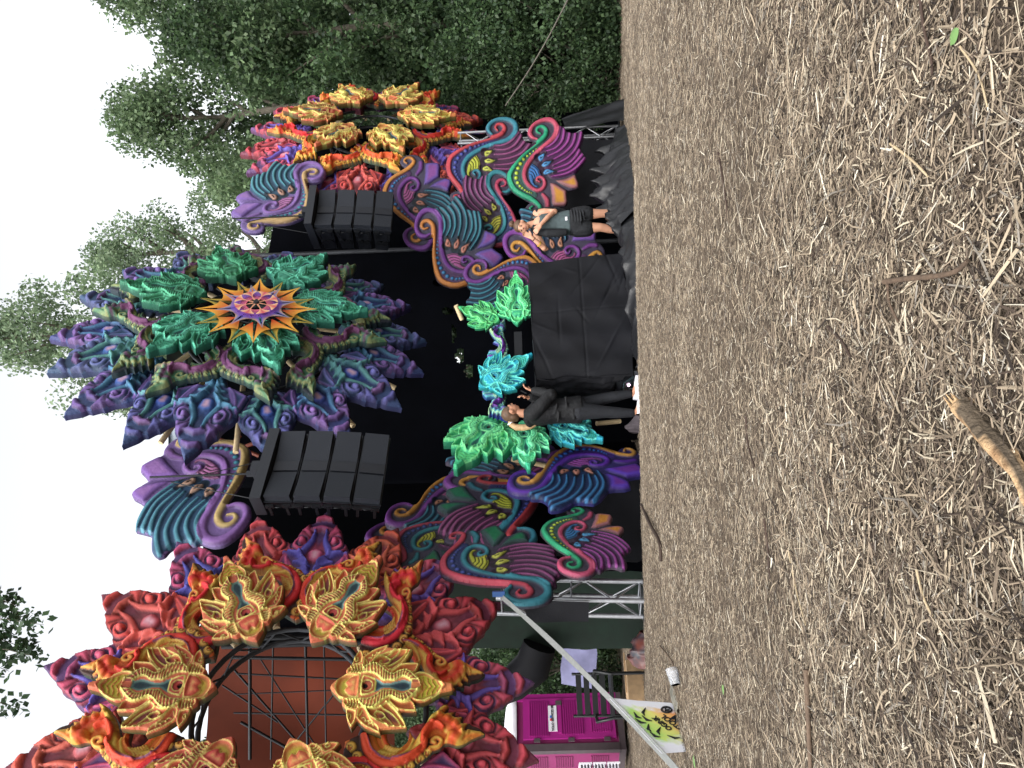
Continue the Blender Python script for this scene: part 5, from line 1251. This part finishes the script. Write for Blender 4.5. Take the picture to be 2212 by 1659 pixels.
def make_tree(seed, H, cr_, cb, ncl, nper, lsize, cols, lean=0.0, limb=26):
    """returns (trunk mesh, crown mesh); cr_ crown radius, cb crown base"""
    r = np.random.default_rng(seed); mb = MB()
    tp = [(0,0,-.5)]
    for k in range(1,9):
        t = k/8.; tp.append((lean*t*H*.3+.12*math.sin(k*1.3+seed)*t,.12*math.cos(k*1.7+seed)*t,H*.92*t))
    mb.tube(tp,[H*.017*(1-.85*k/8)+.012 for k in range(9)],9)
    TP = np.array(tp); cen=[];rad=[]
    for i_ in range(ncl):
        z = cb+(H-cb)*(i_+r.uniform(0,1))/ncl; f = (z-cb)/(H-cb); prof = math.sin(math.pi*min(1,.12+.88*f)**.75)**.7 if f < 1 else .1
        an = r.uniform(0,6.283); q = cr_*prof*math.sqrt(r.uniform(.05,1))
        bx,by = np.interp(z,TP[:,2],TP[:,0]),np.interp(z,TP[:,2],TP[:,1])
        cen.append((bx+q*math.cos(an),by+q*math.sin(an),z)); rad.append(r.uniform(.35,.75)*cr_*.28+.12)
        if i_%max(1,ncl//limb) == 0:
            z0 = max(.3,z-q*.7-.3); s0 = np.array([np.interp(z0,TP[:,2],TP[:,0]),np.interp(z0,TP[:,2],TP[:,1]),z0]); e0 = np.array(cen[-1])
            m0 = (s0+e0)/2+[0,0,-.12*q]; mb.tube([s0,m0,e0],[H*.006,H*.004,.008],6)
    return mb.mesh('trunk',M_BARK), leaf_cloud('crown',np.array(cen),np.array(rad),nper,lsize,cols,seed)
GREEN = ((70,92,64),(118,138,100)); DARKG = ((42,62,42),(80,102,66)); PALE = ((98,120,92),(136,154,120))  # PALE carries the haze on the far trees in its leaf colours
KT = {'a':make_tree(1,12.5,3.4,2.0,200,210,.115,GREEN),'b':make_tree(2,12.0,3.0,.5,240,190,.12,DARKG),'c':make_tree(3,17.5,3.2,4.5,170,170,.115,PALE),'d':make_tree(4,4.2,2.0,.1,150,130,.10,DARKG),'e':make_tree(5,8.0,2.6,.6,200,160,.11,GREEN)}
def tree(kind, x, y, label, sc=1.0, rz=0.0, name='tree', cat='tree', group='trees behind the stage', z=None):
    p = Vector((x,y,float(gz(x,y)) if z is None else z)); root = empty(name,mat=Matrix.Translation(p)@Matrix.Rotation(rz,4,'Z')@Matrix.Scale(sc,4)); tag(root,label,cat,group)
    link('trunk',KT[kind][0],root); link('crown',KT[kind][1],root); return root
def TX(ypx,depth): return (829.5-ypx)/FPX*depth
TREES = [
 ('a',215,20.0,1.02,0.3,'broad leafy tree with visible limbs directly behind the far orange flower'),
 ('b',45,18.0,.86,1.0,'tall dark tree at the right edge behind the guy rope'),
 ('a',-80,21.0,1.1,2.0,'leafy tree half outside the picture past the far flower'),
 ('e',120,23.5,1.35,3.0,'bushy green tree between the right edge tree and the limbed tree'),
 ('a',360,25.0,1.0,4.1,'leafy tree seen above the far loudspeaker stack'),
 ('e',455,23.0,1.15,5.0,'lower green tree behind the violet curl panel at the far side'),
 ('c',690,27.0,1.24,0.0,'tall pale sparse tree rising above the green flower'),
 ('c',520,30.0,1.12,1.6,'slender pale tree right of the tallest tree top'),
 ('c',800,31.0,1.15,2.9,'faint pale tree left of the tallest tree top'),
 ('b',300,27.0,1.0,2.2,'dark tree filling the gap beneath the far flower ring'),
 ('b',-10,24.0,1.0,4.4,'dark tree at the far right deep in the wood'),
 ('e',1440,24.0,.9,1.2,'green tree behind the black arch and the toilet'),
 ('e',1600,23.0,.85,2.5,'green tree behind the magenta toilet roof'),
 ('b',1760,25.0,1.35,3.7,'dark tree cut by the left edge behind the near flower'),
 ('b',1560,30.0,.9,5.2,'dark distant tree behind the orange tarp'),
]
for kd,yp,dp,sc,rz,lb in TREES: tree(kd,TX(yp,dp),dp,lb,sc,rz)
SHR = [(20,16.2,.8,'dense shrub at the right edge of the straw field'),(110,16.6,.9,'dense shrub left of the right-edge shrub'),(190,16.4,.75,'low shrub just right of the black tent tarp'),(250,18.5,.8,'shrub behind the far truss tower'),(-60,17.5,1.0,'shrub leaving the picture at the right edge'),(70,18.5,1.3,'taller shrub in the dark behind the field-edge shrubs'),(1450,18.5,.8,'shrub seen through the gap by the black arch'),(1600,19.5,.9,'shrub behind the magenta toilet'),(1690,17.5,.9,'shrub at the left edge behind the crates'),(700,17.5,1.0,'shrub glimpsed low behind the black stage curtain')]
for i_,(yp,dp,sc,lb) in enumerate(SHR): tree('d',TX(yp,dp),dp,lb,sc,i_*1.3,'shrub','shrub','shrubs at the edge of the field')
# overhanging twig with leaves, upper left
def overhang():
    d0 = 7.0; root = empty('overhanging_branch',at(-60,1380,d0)); tag(root,'leafy branch reaching in at the upper left corner against the sky','branch'); inv = Matrix.Translation(-root.location)
    r = np.random.default_rng(9); mb = MB(); cen=[]
    for (x0,y0),(x1,y1) in (((-80,1360),(70,1385)),((-80,1350),(60,1330)),((-60,1390),(85,1420)),((-80,1300),(30,1290)),((-80,1420),(20,1450)),((-40,1370),(50,1400)),((-80,1440),(75,1400)),((-80,1500),(45,1530)),((-60,1330),(95,1350)),((-80,1270),(40,1310))):
        A,B = at(x0,y0,d0),at(x1,y1,d0+r.uniform(-.3,.3)); m_ = (A+B)/2-ZUP*.04; mb.tube([A,m_,B],[.007,.004,.002],5)
        for t in np.linspace(.1,1,8): p = A.lerp(B,float(t)); cen.append((p.x,p.y,p.z))
    b_ = mb.build('twig',M_BARK); b_.parent = root; b_.matrix_parent_inverse = inv
    c_ = link('foliage',leaf_cloud('foliage',np.array(cen),np.full(len(cen),.12),10,.07,((44,66,44),(74,98,66)),3)); c_.parent = root; c_.matrix_parent_inverse = inv
overhang()

# ---------------------------------------------------------------- straw and chipped wood litter
def chips(n, y0, y1, lmin, lmax, wmin, wmax, seed, power=1.0, lift=.012):
    r = np.random.default_rng(seed); u = r.uniform(0,1,n); Y = y0*(y1/y0)**u if power == 0 else np.sqrt(y0**2+(y1**2-y0**2)*u)
    X = r.uniform(-1,1,n)*(.56*Y+.35)
    # trampled patches: thin some areas
    dens = .5+.5*np.sin(X*1.9+2*np.sin(Y*1.1))*np.sin(Y*1.6+X*.7); keep = r.uniform(0,1,n) < .90+.10*dens; X,Y = X[keep],Y[keep]; n = len(X)
    an = r.uniform(0,np.pi,n); L = np.exp(r.uniform(np.log(lmin),np.log(lmax),n)); W = r.uniform(wmin,wmax,n)
    tilt = r.normal(0,.13,n); dx,dy = np.cos(an),np.sin(an); D = np.stack([dx*np.cos(tilt),dy*np.cos(tilt),np.sin(tilt)],1)
    S = np.stack([-dy,dx,r.normal(0,.25,n)],1); Zb = gu(X,Y)+r.uniform(.001,lift,n)+np.abs(np.sin(tilt))*L*.5
    C = np.stack([X,Y,Zb],1); up = np.array([0,0,1.])
    bend = r.normal(0,.06,n)[:,None]*L[:,None]*S
    h = (W*.45)[:,None]*up; l2 = D*(L/2)[:,None]; w2 = S*(W/2)[:,None]
    V = np.stack([C-l2-w2,C-l2+h,C-l2+w2,C+bend-w2,C+bend+h,C+bend+w2,C+l2-w2*.6,C+l2+h*.6,C+l2+w2*.6],1).reshape(-1,3)
    k = (np.arange(n)*9)[:,None]; q = np.array([[0,1,4,3],[1,2,5,4],[3,4,7,6],[4,5,8,7]]) if seed in (1,2,3,8) else np.array([[0,1,7,6],[1,2,8,7]])
    F = (k[:,None,:]+q[None]).reshape(-1,4)
    pal = np.array([lin(c) for c in ((186,174,152),(158,143,122),(130,116,99),(102,90,77),(76,65,56),(50,43,38),(206,198,180),(134,127,117))]); pw = np.array([.10,.16,.23,.20,.15,.09,.025,.05])
    col = pal[r.choice(len(pal),n,p=pw/pw.sum())]*r.uniform(.62,1.02,(n,1)); f_ = .35*np.clip((Y-3)/6,0,1)[:,None]; col = col*(1-f_)+lin((116,104,90))*f_
    return V,F,np.repeat(np.clip(col,0,1),9,0)
M_CHIP = attr_mat('straw','paint',rough=.8,bump=0,var=.15,vscale=30,spec=.2)
def litter():
    VV=[];FF=[];CC=[];o=0
    for args in ((52000,1.0,2.6,.008,.05,.001,.004,1),(14000,1.0,2.8,.03,.10,.0018,.005,2),(1500,1.0,3.0,.05,.14,.003,.008,8),(4000,1.0,3.5,.06,.2,.001,.0025,3),(70000,2.2,4.8,.010,.07,.0013,.004,4),(100000,4.2,8.5,.015,.07,.0018,.0045,5),(60000,7.5,16.5,.02,.08,.003,.007,6)):
        V,F,C = chips(*args); VV.append(V); FF.append(F+o); CC.append(C); o += len(V)
    ob = link('straw_litter',np_mesh('straw_litter',np.concatenate(VV),np.concatenate(FF),M_CHIP,False,np.concatenate(CC))); tag(ob,'loose straw and chipped wood strewn over the whole field','straw',kind='stuff')
litter()
# sticks and twigs that can be told apart
M_STICK = mat('brown_stick',(88,72,58),rough=.8,var=.3,scale=14,bump=.4,bscale=60); M_DKSTICK = mat('dark_twig',(58,44,36),rough=.8,var=.3,scale=14); M_TAN = mat('tan_splinter',(166,148,118),rough=.75,var=.2,scale=20); M_BARE = mat('bare_wood',(200,160,116),rough=.75,var=.22,scale=9,bump=.6,bscale=25,c2=(228,196,150))
def stick(pix, r_, m_, label, name='stick', h=.012, n=8, rs=None):
    P = [ground_at(x,y)+Vector((0,0,h+r_)) for x,y in pix]
    # smooth
    Q=[];A = [np.array(p) for p in P]
    for i_ in range(len(A)-1):
        for k in range(4): Q.append(_crp(A[max(0,i_-1)],A[i_],A[i_+1],A[min(len(A)-1,i_+2)],k/4.))
    Q.append(A[-1]); rr = [r_*(1-.35*k/len(Q))*(1+.08*math.sin(k*2.3)) for k in range(len(Q))]
    o = MB().tube(Q,rr,n).build(name,m_); tag(o,label,'stick','sticks lying on the straw'); return o
def splinter_log():
    A,B = ground_at(2074,862),ground_at(2205,1015); d = (B-A); B = A+d*1.7; d = (B-A).normalized(); s_ = Vector((-d.y,d.x,0)); root = empty('broken_branch',A); tag(root,'thick broken branch of pale bare wood with bark at the bottom edge','branch')
    n=34;m=9;V=[];F=[];C=[]; L=(B-A).length; r = np.random.default_rng(4); jag = r.uniform(0,.035,m)
    prof = 1+.22*r.normal(size=m)
    for i_ in range(n):
        t=i_/(n-1.); R_ = (.0185+.003*math.sin(t*6)+.002*math.sin(t*17))*(.55+.45*min(1,t*9))
        for k in range(m):
            a_ = 2*math.pi*k/m+.25*t; q = R_*(prof[k]+.06*r.normal()); c = Vector((0,0,.019))+d*(L*t+(jag[k]*(1-min(1,t*8))))+s_*(.016*math.sin(t*4.2)+.004*math.sin(t*13))
            V.append(c+s_*math.cos(a_)*q+ZUP*math.sin(a_)*q*.85)
            bark = (math.cos(a_-.35) > .55+.25*math.sin(t*9+k)) and t > .12
            C.append(lin((84,74,62))*r.uniform(.7,1.2) if bark else (lin((190,158,120)) if r.uniform()<.75 else lin((150,118,86)))*r.uniform(.8,1.1))
    for i_ in range(n-1):
        for k in range(m): F.append((i_*m+k,i_*m+(k+1)%m,(i_+1)*m+(k+1)%m,(i_+1)*m+k))
    link('bare_wood',np_mesh('bare_wood',np.array([tuple(v) for v in V]),np.array(F),attr_mat('splintered_wood','paint',rough=.85,bump=.8,bscale=60,var=.25,vscale=40,spec=.15),False,np.array(C)),root)
    # splinters standing off the broken end
    for k in range(7):
        a_ = 2*math.pi*k/7; o0 = Vector((0,0,.019))+(s_*math.cos(a_)+ZUP*math.sin(a_)*.8)*.011; MB().tube([o0+d*.05,o0-d*r.uniform(.0,.03)],[.0045,.0008],5).build('splinter',M_BARE,root)
splinter_log()
stick([(1928,608),(1990,600),(2045,595),(2085,585),(2112,562)],.007,M_STICK,'bent brown stick with pale ends in the near foreground')
stick([(1932,606),(1935,650),(1955,695)],.004,M_STICK,'thin twig meeting the bent brown stick')
stick([(2003,-10),(2012,60),(2028,125),(2030,160)],.004,M_DKSTICK,'long dark twig at the right of the near foreground')
stick([(1757,1446),(1760,1540),(1766,1670)],.010,M_STICK,'straight brown stick lying at the left of the field')
stick([(1392,1090),(1410,1130),(1432,1170),(1436,1212)],.016,M_DKSTICK,'dark rotten branch lying before the near truss tower')
stick([(1430,1395),(1455,1425),(1470,1460)],.006,M_STICK,'pale forked twig in front of the rubbish bag')
stick([(1800,705),(1830,735),(1850,770)],.004,M_DKSTICK,'grey curved twig in the middle of the field')
stick([(1660,1120),(1668,1180),(1672,1250)],.005,M_DKSTICK,'dark straight twig left of the field centre')
stick([(1938,310),(1985,345),(2020,380)],.0035,M_TAN,'pale flat splinter right of the near foreground')
stick([(1995,1230),(2010,1290),(2030,1330)],.0035,M_TAN,'pale splinter at the left of the near foreground')
stick([(1710,1180),(1728,1270),(1750,1350)],.0025,M_TAN,'long pale straw stem left of the field centre')
stick([(2090,100),(2130,160),(2150,230)],.0025,M_TAN,'pale stem near the green leaf')
stick([(1620,900),(1625,960),(1640,1010)],.005,M_DKSTICK,'short dark twig in the field below the person in the jacket')
stick([(1560,330),(1575,420),(1580,470)],.005,M_DKSTICK,'thin dark twig in the right half of the field')
M_GLEAF = mat('fresh_leaf',(104,138,80),rough=.5,var=.12,scale=30)
def fallen_leaf(px,size,label,rz):
    p = ground_at(*px)+Vector((0,0,.02)); V=[];F=[]
    pts = [(0,-.5),(.3,-.35),(.42,-.05),(.34,.25),(.12,.42),(0,.55),(-.14,.40),(-.36,.22),(-.4,-.08),(-.26,-.36)]
    M = Matrix.Translation(p)@Matrix.Rotation(rz,4,'Z')@Matrix.Scale(size,4)
    V = [M@Vector((0,0,.10))]+[M@Vector((x,y,.02+.12*abs(x))) for x,y in pts]; F = [(0,i_+1,(i_+1)%10+1) for i_ in range(10)]
    o = MB().add(V,F,True).build('fallen_leaf',M_GLEAF); tag(o,label,'leaf','fresh leaves dropped on the straw')
fallen_leaf((2085,78),.036,'torn green leaf on the straw at the near right',.6)
fallen_leaf((1572,1490),.05,'small green leaf on the straw beyond the T-shirt',1.4)
fallen_leaf((1508,1645),.07,'pale green leaf at the left edge beside the strap',2.2)
